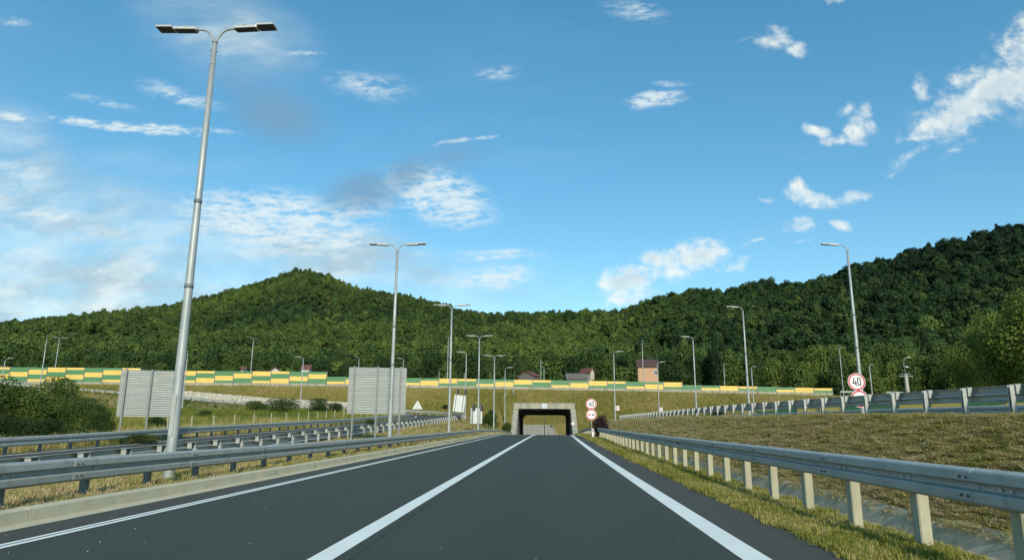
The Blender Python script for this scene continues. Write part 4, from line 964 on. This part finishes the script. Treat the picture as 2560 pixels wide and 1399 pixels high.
TILE = simple('red_tiles', (.15, .065, .045), .85, 0, .2, 10, .3); GREYR = simple('grey_roof', (.13, .12, .11), .85, 0, .2, 8, .3); CREAM = simple('cream_render', (.42, .39, .31), .85, 0, .05); WHITEW = simple('white_render', (.5, .5, .47), .85, 0, .05)
house('orange rendered house with a dark brown roof behind the barrier', 1621, 952, 186, 5.4, 6, 3.9, 2.1, ORANGE, BROWN, R(-6), False, [(2.1, 2.3, .9, 1.1)])
house('small gabled house with red tiles just above the barrier, right of the plain poles', 1342, 947, 192, 3.6, 5, .9, 1.2, GREYR, TILE, R(62), False)
house('long low shed with a grey roof behind the barrier', 1443, 948, 192, 5.6, 5, .2, 1.5, GREYR, GREYR, R(4))
house('narrow cream gable with red verge peeping out of the trees', 1481, 944, 205, 1.5, 5, 1.6, 1.3, CREAM, TILE, R(35), True)
house('white house with a red-brown roof, leftmost above the barrier', 597, 928, 200, 2.6, 5, .6, .9, WHITEW, TILE, R(8))
house('white gabled house with red tiles above the barrier, between the lamps', 687, 932, 200, 2.6, 5, .6, 1.0, WHITEW, TILE, R(30), True)
house('house showing only its red roof above the barrier, near the gabion wall lamp', 763, 926, 206, 2.4, 5, .5, 1.3, WHITEW, TILE, R(8))
house('sliver of a tiled roof at the left edge above the barrier', -2, 922, 200, 2.6, 5, .4, .8, WHITEW, TILE, 0)

# ------------------------------------------------------------------ vegetation
def quads(cent, nrm, size, rng, aspect=1.0, roll=None):
    n = len(cent); r = rng.normal(size=(n, 3)); a = np.cross(nrm, r); a /= np.linalg.norm(a, axis=1)[:, None] + 1e-9; b = np.cross(nrm, a)
    sz = size[:, None]; c = cent
    p0 = c - a * sz * .5; p1 = c + b * sz * .36 * aspect; p2 = c + a * sz * .5; p3 = c - b * sz * .36 * aspect
    return np.stack([p0, p1, p2, p3], 1)
def npmesh(name, V, m, nv=4):
    n = len(V); me = bpy.data.meshes.new(name); me.vertices.add(n * nv); me.vertices.foreach_set('co', V.reshape(-1).astype(np.float32))
    me.loops.add(n * nv); me.polygons.add(n); me.loops.foreach_set('vertex_index', np.arange(n * nv, dtype=np.int32))
    me.polygons.foreach_set('loop_start', np.arange(0, n * nv, nv, dtype=np.int32)); me.polygons.foreach_set('loop_total', np.full(n, nv, np.int32))
    me.materials.append(m); me.update(); me.validate(); return me
def crown_geo(rng, n, size, lobes=14, flat=.85, cone=0.0, jit=.45):
    """unit crown: radius about 1, base z=0, top z about 2"""
    L = []
    for k in range(lobes):
        z = rng.uniform(.25, 1.75); rr = (1 - abs(z - .95) / 1.25) * (1 - cone * z / 2.2); a = rng.uniform(0, 6.283); q = rng.uniform(.25, .72) * rr
        L.append((q * math.cos(a), q * math.sin(a), z * flat, rng.uniform(.30, .48) * (1 - cone * z / 2.6)))
    L.append((0, 0, .95 * flat, .62)); L.append((0, 0, 1.55 * flat, .36 * (1 - cone * .5)))
    L = np.array(L); w = L[:, 3] ** 2; idx = rng.choice(len(L), n, p=w / w.sum()); c = L[idx]
    d = rng.normal(size=(n, 3)); d[:, 2] = d[:, 2] + .25; d /= np.linalg.norm(d, axis=1)[:, None]
    rad = c[:, 3:4] * (rng.uniform(.72, 1.08, (n, 1))); P = c[:, :3] + d * rad * np.array([1, 1, .85])
    nr = d + rng.normal(size=(n, 3)) * jit; nr /= np.linalg.norm(nr, axis=1)[:, None]
    return quads(P, nr, size * rng.uniform(.6, 1.35, n), rng)
rng = np.random.default_rng(5)
FAR = [npmesh('forest_tree', crown_geo(rng, 700, .22, 9 + k % 4, .8 + .06 * (k % 4), .0 if k < 5 else .55, .28), LEAF_FAR) for k in range(7)]
BIG_C = npmesh('crown', crown_geo(rng, 16000, .052, 24, .95, .05, .5), LEAF)
SHRUB_C = [npmesh('crown', crown_geo(rng, 9000, .05, 13, .9, 0, .7), LEAF) for _ in range(3)]
HERO_C = [npmesh('crown', crown_geo(rng, 3600, .115, 22, .95, cone) , LEAF) for cone in (.0, .05, .2, .1, .55, .9)]
HERO_P = npmesh('crown', crown_geo(rng, 3000, .12, 18, .9, .0), LEAF_PURPLE)
def trunk_mesh():
    mb = MB().tube([(0, 0, -.3), (.02, 0, .3), (-.02, .02, .8), (.03, 0, 1.3)], [.07, .055, .04, .015], 8)
    for k in range(6):
        a = k * 1.1; z = .35 + .14 * k; mb.tube([(0, 0, z), (.25 * math.cos(a), .25 * math.sin(a), z + .22), (.5 * math.cos(a), .5 * math.sin(a), z + .42)], [.028, .018, .008], 6)
    return mesh('trunk', mb, BARK, True)
TRUNK = trunk_mesh()
def gz(x, y): return float(ground(np.array([float(x)]), np.array([float(y)]))[0])
def tree(label, x, y, z, r, h, kind, tint, group=None, name='broadleaf_tree', cat='tree', rz=None):
    t = thing(name, label, cat, (x, y, z), rng.uniform(0, 6.28) if rz is None else rz, group)
    me = HERO_P if kind == 'purple' else BIG_C if kind == 'big' else SHRUB_C[kind % 3] if cat == 'shrub' else HERO_C[kind]
    c = link('crown', me, t, (0, 0, h * .06), (0, 0, 0), (r, r, h * .94 / 1.95)); c['tint'] = float(tint)
    link('trunk', TRUNK, t, (0, 0, 0), (0, 0, 0), (h * .25 if h > 3 else r * .6, h * .25 if h > 3 else r * .6, h * .5)); return t
LM = [(60, 'at the far left'), (250, 'above the left bushes'), (420, 'behind the first board back'), (560, 'right of the tallest pole'), (700, 'above the white houses'), (860, 'above the gabion wall'), (1020, 'behind the second board back'),
      (1180, 'left of the underpass'), (1310, 'behind the two-armed lamps'), (1420, 'straight above the underpass'), (1580, 'left of the orange house'), (1720, 'by the orange house'), (1860, 'between the tall right lamps'), (2080, 'left of the utility pole lamps'), (2200, 'behind the upper 40 sign'), (2340, 'around the utility pole'), (2460, 'right of the utility pole'), (9999, 'at the far right')]
TREES = []
def place_words(q): return next(w for e, w in LM if q < e)
def finish_labels():
    by = {}
    for t, q, txt in TREES: by.setdefault(txt + ' ' + place_words(q), []).append((q, t))
    ORD = ['leftmost', 'second from left', 'third from left', 'fourth from left', 'fifth from left', 'sixth from left', 'seventh from left']
    for txt, l in by.items():
        l.sort(key=lambda a: a[0])
        for i, (q, t) in enumerate(l): t['label'] = txt if len(l) == 1 else txt + ', ' + (ORD[i] if i < len(l) - 1 or i > 6 else 'rightmost')
def shade_words(tt): return 'dark green' if tt < .36 else 'mid green' if tt < .55 else 'bright green'
def hillz_at(px, d): 
    return float(hill_z(px, d))
# belt of trees right behind the motorway
def px_ground(px, d):
    yh = 1061 - (1362 - px) * .0062; p = D(px, yh, d); x, y = p[0], p[1]
    return (x, y, gz(x, y)) if y < 212 else (x, y, hillz_at(px, d))
belt = []
for px in np.arange(-40, 2120, 33):
    for rowi, (dd, top) in enumerate(((194, 0), (222, 0))):
        d = dd + rng.uniform(-6, 6); q = px + rng.uniform(-12, 12) + rowi * 16
        if rowi == 0 and (1575 < q < 1668 or 1318 < q < 1375 or 1400 < q < 1490 or 570 < q < 790 and rng.random() < .7): continue
        if 1285 < q < 1450 and rowi == 0: continue
        if rowi == 0 and 1700 < q < 2110: d = 206
        x, y, z = px_ground(q, d); h = rng.uniform(7.5, 11.5) if rowi == 0 else rng.uniform(10, 14)
        if q > 1000: h *= 1.12
        if 570 < q < 790 and rowi == 0: h = 5
        belt.append((q, x, y, z, h, rowi))
for (q, x, y, z, h, rowi) in belt:
    left = q < 1280; kd = int(rng.choice([0, 1, 2, 3, 3, 4])); tt = float(rng.uniform(.30, .68) if left else rng.uniform(.25, .70))
    t = tree('', x, y, z - .3, h * rng.uniform(.36, .48), h, kd, tt, 'trees behind the left barrier' if left else 'trees behind the right barrier')
    TREES.append((t, q, shade_words(tt) + (' pointed' if kd == 4 else ' rounded') + (' front-row tree' if rowi == 0 else ' back-row tree')))
# brighter young trees on the right, behind the upper road
for row, (d0, d1, n, pa, pb, h0, h1) in enumerate(((128, 150, 15, 2010, 2640, 6.5, 10), (165, 190, 16, 1930, 2700, 10, 14), (200, 222, 15, 1900, 2800, 12, 17))):
    for k in range(n):
        q = pa + (pb - pa) * (k + rng.uniform(.2, .8)) / n; d = rng.uniform(d0, d1)
        if row == 0 and q < 2190: continue
        x, y, z = px_ground(q, d); h = rng.uniform(h0, h1)
        kd = int(rng.choice([0, 1, 2, 4])); tt = float(rng.uniform(.45, .85))
        t = tree('', x, y, z - .3, h * rng.uniform(.34, .44), h, kd, tt, 'young trees on the right slope')
        TREES.append((t, q, ('bright' if tt > .66 else 'duller') + (' pointed' if kd == 4 else ' leafy') + ' young tree, ' + ('lowest', 'middle', 'top')[row] + ' row,'))
finish_labels()
for q, d, h, r, tt in ((2530, 92, 12.5, 6.2, .95), (2445, 104, 9.0, 4.6, .85), (2640, 84, 14, 7, .9)):
    x, y, z = px_ground(q, d)
    tree({2530: 'large bright yellow-green tree at the right edge of the picture', 2445: 'lower bushy tree just left of the large bright tree at the right edge', 2640: 'large tree cut off by the right edge of the picture'}[q], x, y, z - .5, r, h, 'big', tt)
for px, d, r, h, kd, tt, lb, nm in ((1538, 186, 2.0, 6.2, 'purple', .5, 'dark purple-leaved tree left of the orange house', 'purple_tree'), (1795, 200, 3.2, 17, 5, .12, 'tall dark spruce standing among the broadleaf trees on the right', 'spruce_tree')):
    x, y, z = px_ground(px, d); tree(lb, x, y, z, r, h, kd, tt, None, nm)
# shrubs
def shrub(label, px, d, r, h, tt, kind=0, z=None, group=None):
    p = D(px, 1040, d); x, y = p[0], p[1]; zz = gz(x, y) if z is None else z
    return tree(label, x, y, zz - .1, r, h, kind, tt, group, 'shrub', 'shrub')
for px, d, r, h, tt, lb in ((-60, 40, 3.2, 4.4, .6, 'big dark shrub cut off by the left edge'), (60, 42, 2.7, 3.9, .72, 'largest bush of the clump on the left, nearest the edge'), (150, 45, 2.3, 4.7, .68, 'middle bush of the dark clump on the left'), (215, 43, 2.0, 3.2, .6, 'right-hand bush of the dark clump on the left'), (255, 42, 1.3, 2.2, .5, 'small bush ending the clump beside the first striped board'), (20, 36, 1.9, 1.9, .35, 'low dark bush in front of the clump at the left edge'), (120, 36, 2.0, 1.7, .35, 'low dark bush at the foot of the clump')):
    shrub(lb, px, d, r, h, tt, int(rng.integers(0, 3)))
for px, d, r, h, tt, kd, lb in ((395, 56, 1.1, 1.5, .35, 0, 'dark round bush seen under the first striped board'), (350, 37, 1.5, .75, .6, 0, 'low bright green bramble right of the first board legs'), (640, 110, 2.6, 2.4, .62, 0, 'bush in front of the gabion wall, left of two'), (705, 104, 3.3, 2.9, .6, 1, 'bush in front of the gabion wall, right of two'), (800, 112, 3.0, 3.0, .5, 2, 'dark bush at the right end of the gabion wall'), (838, 116, 1.8, 2.2, .4, 0, 'small bush left of the second striped board'), (925, 76, .9, .9, .55, 0, 'small bush under the second striped board'),
        (1226, 128, 1.2, 3.6, .15, 3, 'dark upright bush on the embankment between the two-armed lamps'), (1222, 110, 2.2, 3.2, .55, 0, 'olive scrub bush at the toe of the embankment'), (1268, 130, 1.3, 2.3, .60, 1, 'bush beside the left wing wall of the underpass'), (1112, 136, 1.0, 1.3, .3, 0, 'small dark bush low on the embankment'),
        (1795, 130, 2.0, 1.8, .2, 0, 'dark bush low on the embankment behind the upper guardrail'), (510, 80, 1.2, 1.3, .45, 0, 'small bush in the green field behind the tall lamp')):
    shrub(lb, px, d, r, h, tt, kd)
p = D(1500, 1060, 72); tree('purple-brown shrub behind the speed limit signs right of the underpass', p[0] + .1, p[1], gz(p[0], p[1]), 1.25, 2.6, 'purple', .9, None, 'purple_shrub', 'shrub')

# --- instanced stuff
def scatter(name, P, idx, rot, scl, tint, protos, label=None):
    me = bpy.data.meshes.new(name); n = len(P); me.vertices.add(n); me.vertices.foreach_set('co', np.asarray(P, np.float32).reshape(-1))
    for nm, ty, val in (('idx', 'INT', idx), ('tint', 'FLOAT', tint)):
        at = me.attributes.new(nm, ty, 'POINT'); at.data.foreach_set('value', np.asarray(val, np.int32 if ty == 'INT' else np.float32))
    for nm, val in (('rot', rot), ('scl', scl)):
        at = me.attributes.new(nm, 'FLOAT_VECTOR', 'POINT'); at.data.foreach_set('vector', np.asarray(val, np.float32).reshape(-1))
    col = bpy.data.collections.new(name + '_kinds')
    for k, pm_ in enumerate(protos): col.objects.link(bpy.data.objects.new('%s_kind_%02d' % (name, k), pm_))
    o = link(name, me, None, kind='stuff')
    if label: o['label'] = label
    ng = bpy.data.node_groups.new(name, 'GeometryNodeTree'); ng.interface.new_socket('Geometry', in_out='INPUT', socket_type='NodeSocketGeometry'); ng.interface.new_socket('Geometry', in_out='OUTPUT', socket_type='NodeSocketGeometry')
    N = ng.nodes; L = ng.links; gi = N.new('NodeGroupInput'); go = N.new('NodeGroupOutput'); ip = N.new('GeometryNodeInstanceOnPoints'); ci = N.new('GeometryNodeCollectionInfo')
    ci.inputs['Collection'].default_value = col; ci.inputs['Separate Children'].default_value = True; ci.inputs['Reset Children'].default_value = True
    def attr(nm, ty):
        a = N.new('GeometryNodeInputNamedAttribute'); a.data_type = ty; a.inputs['Name'].default_value = nm; return a.outputs['Attribute']
    L.new(gi.outputs[0], ip.inputs['Points']); L.new(ci.outputs[0], ip.inputs['Instance']); ip.inputs['Pick Instance'].default_value = True
    L.new(attr('idx', 'INT'), ip.inputs['Instance Index'])
    e2r = N.new('FunctionNodeEulerToRotation'); L.new(attr('rot', 'FLOAT_VECTOR'), e2r.inputs[0]); L.new(e2r.outputs[0], ip.inputs['Rotation']); L.new(attr('scl', 'FLOAT_VECTOR'), ip.inputs['Scale'])
    L.new(ip.outputs[0], go.inputs[0]); md = o.modifiers.new('scatter', 'NODES'); md.node_group = ng; return o
def forest():
    rg = np.random.default_rng(21); out = []
    # sample bearings and depths; keep ground density even
    N_ = 260000; px = rg.uniform(-420, 3000, N_); d = np.sqrt(rg.uniform(212 ** 2, 1150 ** 2, N_))
    r1 = ridge(px); keep = (d < r1 + 26)
    sp = np.interp(d, [212, 400, 700, 1100], [4.6, 5.2, 6.0, 7.0])
    area = (3420 / F) * (1150 ** 2 - 212 ** 2) / 2 / N_; keep &= rg.random(N_) < area / (sp * sp) * 1.15
    px, d, sp = px[keep], d[keep], sp[keep]; x, y = hill_xy(px, d); z = hill_z(px, d); n = len(px)
    patch = lownoise(x, y, .006, 9) * .9 + lownoise(x, y, .025, 4) * .5
    side = np.clip((px - 1450) / 500, 0, 1)                   # shade of the steep right hill, put into a darker leaf tint
    up = np.clip((d - 212) / (ridge(px) - 212), 0, 1)
    tint = .60 + patch * .36 + rg.normal(size=n) * .11 - side * (.12 + .32 * up) - (up > .72) * .08
    sc = sp * rg.uniform(.6, 1.0, n) * np.where(rg.random(n) < .12, np.where(up > .8, 1.0, 1.4), 1); hgt = sc * rg.uniform(.75, 1.15, n)
    cone = rg.random(n) < .10; idx = np.where(cone, rg.integers(5, 7, n), rg.integers(0, 5, n))
    S = np.stack([sc * np.where(cone, .7, 1), sc * np.where(cone, .7, 1), hgt * np.where(cone, 1.25, 1)], 1)
    rot = np.stack([rg.normal(size=n) * .05, rg.normal(size=n) * .05, rg.uniform(0, 6.28, n)], 1)
    scatter('forest', np.stack([x, y, z - .5], 1), idx, rot, S, np.clip(tint, .02, .98), FAR, 'dense green forest covering the hills')
    return n
NF = forest()

def tuft(rng, n, h, spread, lean, w=.008, lying=0.0):
    base = rng.uniform(-spread, spread, (n, 3)); base[:, 2] = 0
    a = rng.uniform(0, 6.283, n); ln = rng.uniform(.3, 1, n) * lean; hh = h * rng.uniform(.5, 1.1, n)
    d = np.stack([np.cos(a), np.sin(a), np.zeros(n)], 1); up = np.array([0, 0, 1.0])
    side = np.stack([-np.sin(a), np.cos(a), np.zeros(n)], 1) * w
    mid = base + d * (ln * .35 * hh)[:, None] + up * (hh * (.62 * (1 - lying)))[:, None] + up * .01
    tip = base + d * (ln * hh)[:, None] + up * (hh * (1 - .75 * lying))[:, None] * (1 - .3 * min(lean, 1))
    q1 = np.stack([base - side, base + side, mid + side * .8, mid - side * .8], 1); q2 = np.stack([mid - side * .8, mid + side * .8, tip + side * .1, tip - side * .1], 1)
    return np.concatenate([q1, q2])
rg2 = np.random.default_rng(3)
TUFT = [npmesh('tuft', tuft(rg2, 22, .16, .10, .6), GRASS) for _ in range(3)] + [npmesh('tuft', tuft(rg2, 34, .17, .20, 1.5, .006, .88), GRASS) for _ in range(3)] + [npmesh('tuft', tuft(rg2, 22, .8, .22, .35, .014), GRASS) for _ in range(3)]
def strip_points(u0, u1, y0, y1, dens, dref, pw, coord='u', n_=None, rg=rg2):
    """random plan points with density dens/m2 up to distance dref then falling off"""
    ny = int((y1 - y0)); P = []
    ys_ = np.arange(y0, y1, 1.0)
    for yq in ys_:
        r = max(yq, 3.0); k = dens * min(1, (dref / r) ** pw); w0, w1 = (u0(yq), u1(yq)) if callable(u0) else (u0, u1)
        n = rg.poisson(max(0, (w1 - w0)) * k)
        if n: P.append(np.stack([rg.uniform(w0, w1, n) + (sh(yq) if coord == 'u' else 0), rg.uniform(yq, yq + 1, n)], 1))
    return np.concatenate(P)
def tufts(name, P, kinds, s0, s1, tintf, label, dgrow=.03, zoff=0.0):
    x, y = P[:, 0], P[:, 1]; z = ground(x, y); n = len(x); d = np.hypot(x, y); s = rg2.uniform(s0, s1, n) * (1 + np.clip(d - 12, 0, 60) * dgrow)
    z = z + lumps(x, y) + zoff
    rot = np.stack([rg2.normal(size=n) * .08, rg2.normal(size=n) * .08, rg2.uniform(0, 6.28, n)], 1)
    scatter(name, np.stack([x, y, z - .01], 1), rg2.choice(kinds, n), rot, np.stack([s, s, s * rg2.uniform(.8, 1.1, n)], 1), np.clip(tintf(x, y), 0, 1), TUFT, label)
mott = lambda x, y, s, k=0: lownoise(x, y, s, k)
# right verge: short green-yellow grass
P = strip_points(3.22, 5.42, 3, 125, 130, 11, 1.5)
edge = P[:, 0] - sh(P[:, 1]); P = P[edge > 3.27 + .10 * mott(P[:, 1], P[:, 1] * .3, 2.1)]
tufts('verge_grass', P, [0, 1, 2, 3], .5, 1.0, lambda x, y: .44 + .26 * mott(x, y, 1.1, 2) + .10 * rg2.normal(size=len(x)), 'short grass verge between the road edge and the right guardrail')
# right bank: mown, lying hay with green patches
P = strip_points(lambda y: 6.5 + sh(y), lambda y: 11.9, 3, 125, 125, 12, 1.4, 'x')
tufts('mown_bank_grass', P, [3, 4, 5], .6, 1.3, lambda x, y: .74 + .20 * mott(x, y, .8, 5) + .16 * mott(x, y, 2.4, 8) + .12 * rg2.normal(size=len(x)), 'mown dry grass on the bank below the upper guardrail')
P = strip_points(11.9, 13.1, 8, 115, 30, 14, 1.2, 'x')
tufts('bank_top_grass', P, [3, 4, 5, 4], .4, .8, lambda x, y: .45 + .2 * mott(x, y, .8, 5) + .1 * rg2.normal(size=len(x)), 'grass at the feet of the upper guardrail posts')
# left verge and the wedge between the roads
P = strip_points(lambda y: -12.9, lambda y: sh(y) - 7.67, 4, 132, 85, 14, 1.4, 'x')
tufts('median_grass', P, [3, 4, 5, 3, 4, 5, 0, 1], .6, 1.1, lambda x, y: .70 + .24 * mott(x, y, .7, 1) + .12 * rg2.normal(size=len(x)), 'dry mown grass between the kerb and the left slip road')
P = strip_points(-8.1, -7.67, 4, 80, 90, 14, 1.4)
tufts('kerbside_grass', P, [0, 1, 2, 3, 4], .4, .95, lambda x, y: .34 + .25 * mott(x, y, 1.5, 1) + .1 * rg2.normal(size=len(x)), 'green grass tufts along the back of the kerb')
# field left
P = strip_points(lambda y: -30 - y * .9, lambda y: -23.3, 8, 124, 5, 40, 1.0, 'x')
tufts('field_grass', P, [6, 7, 8, 0], .45, .85, lambda x, y: np.where(y > 75, .18, .42) + .25 * mott(x, y, .12, 1) + .1 * rg2.normal(size=len(x)) + np.where(np.abs(x + 27) < 3.5, .2, 0), 'tall grass of the field left of the slip road', .006)
# embankment: tall dry grass
def emb():
    rg = rg2; n = 60000; x = rg.uniform(-125, 75, n); y = Yb(x) - .5 - rg.uniform(0, 14, n)
    inn = (x > CUT[0] - .1) & (x < CUT[1] + .1); keep = ~(inn & (y < 140.5)); zt = E_emb(x, y); zg = ground(x, y); keep &= (zt > zg - .15) | inn
    # clear of the ramp
    best = np.full(n, 1e9)
    for p in _Rs: best = np.minimum(best, (x - p[0]) ** 2 + (y - p[1]) ** 2)
    keep &= (best > 36) | (x > -12)
    x, y = x[keep], y[keep]; P = np.stack([x, y], 1)
    z = np.where((x > CUT[0]) & (x < CUT[1]), np.maximum(E_emb(x, y), 5.2), ground(x, y)); n = len(x); s = rg.uniform(.4, .95, n) * np.clip((Yb(x) - y) / 3.2, .25, 1)
    rot = np.stack([rg.normal(size=n) * .1, rg.normal(size=n) * .1, rg.uniform(0, 6.28, n)], 1)
    t = .50 + .20 * lownoise(x, y, .16, 7) + .10 * rg.normal(size=n) + .012 * (y - Yb(x) + 8)
    scatter('embankment_grass', np.stack([x, y, z - .02], 1), rg.choice([6, 7, 8], n), rot, np.stack([s * 1.25, s * 1.25, s], 1), np.clip(t, 0, 1), TUFT, 'tall dry grass on the motorway embankment')
emb()
# grass seen through and behind the underpass, and beyond the barrier on the right
x = rg2.uniform(-16, 16, 4200); y = rg2.uniform(197, 211, 4200); tufts('cutting_grass', np.stack([x, y], 1), [6, 7, 8], .5, 1.0, lambda x, y: .5 + .2 * mott(x, y, .2, 1), 'grass on the cutting beyond the underpass', 0)
x = rg2.uniform(20, 110, 6000); y = rg2.uniform(176, 204, 6000); tufts('meadow_grass', np.stack([x, y], 1), [6, 7, 8], .6, 1.1, lambda x, y: .45 + .25 * mott(x, y, .1, 1), 'meadow strip behind the low end of the barrier', 0)
x = rg2.uniform(22.3, 60, 5000); y = rg2.uniform(25, 125, 5000); tufts('rough_grass', np.stack([x, y], 1), [6, 7, 8], .3, .6, lambda x, y: .45 + .25 * mott(x, y, .1, 1), 'rough grass beyond the upper slip road', 0)

# grit on the asphalt
mb = MB()
for k in range(150):
    yq = 5 + 40 * random.random() ** 2; xq = random.choice((random.uniform(-7.2, -5.6), random.uniform(-6, 3.1))) + float(sh(yq)); s_ = random.uniform(.004, .009); z_ = float(z_r(yq))
    mb.add([(xq + s_, yq, z_), (xq, yq + s_, z_), (xq - s_, yq, z_), (xq, yq - s_, z_), (xq, yq, z_ + s_)], [(0, 1, 4), (1, 2, 4), (2, 3, 4), (3, 0, 4)])
link('grit', mesh('grit', mb, simple('pale_grit', (.5, .49, .45), .9)), None, kind='stuff', label='pale grit scattered on the road')
print('forest', NF)
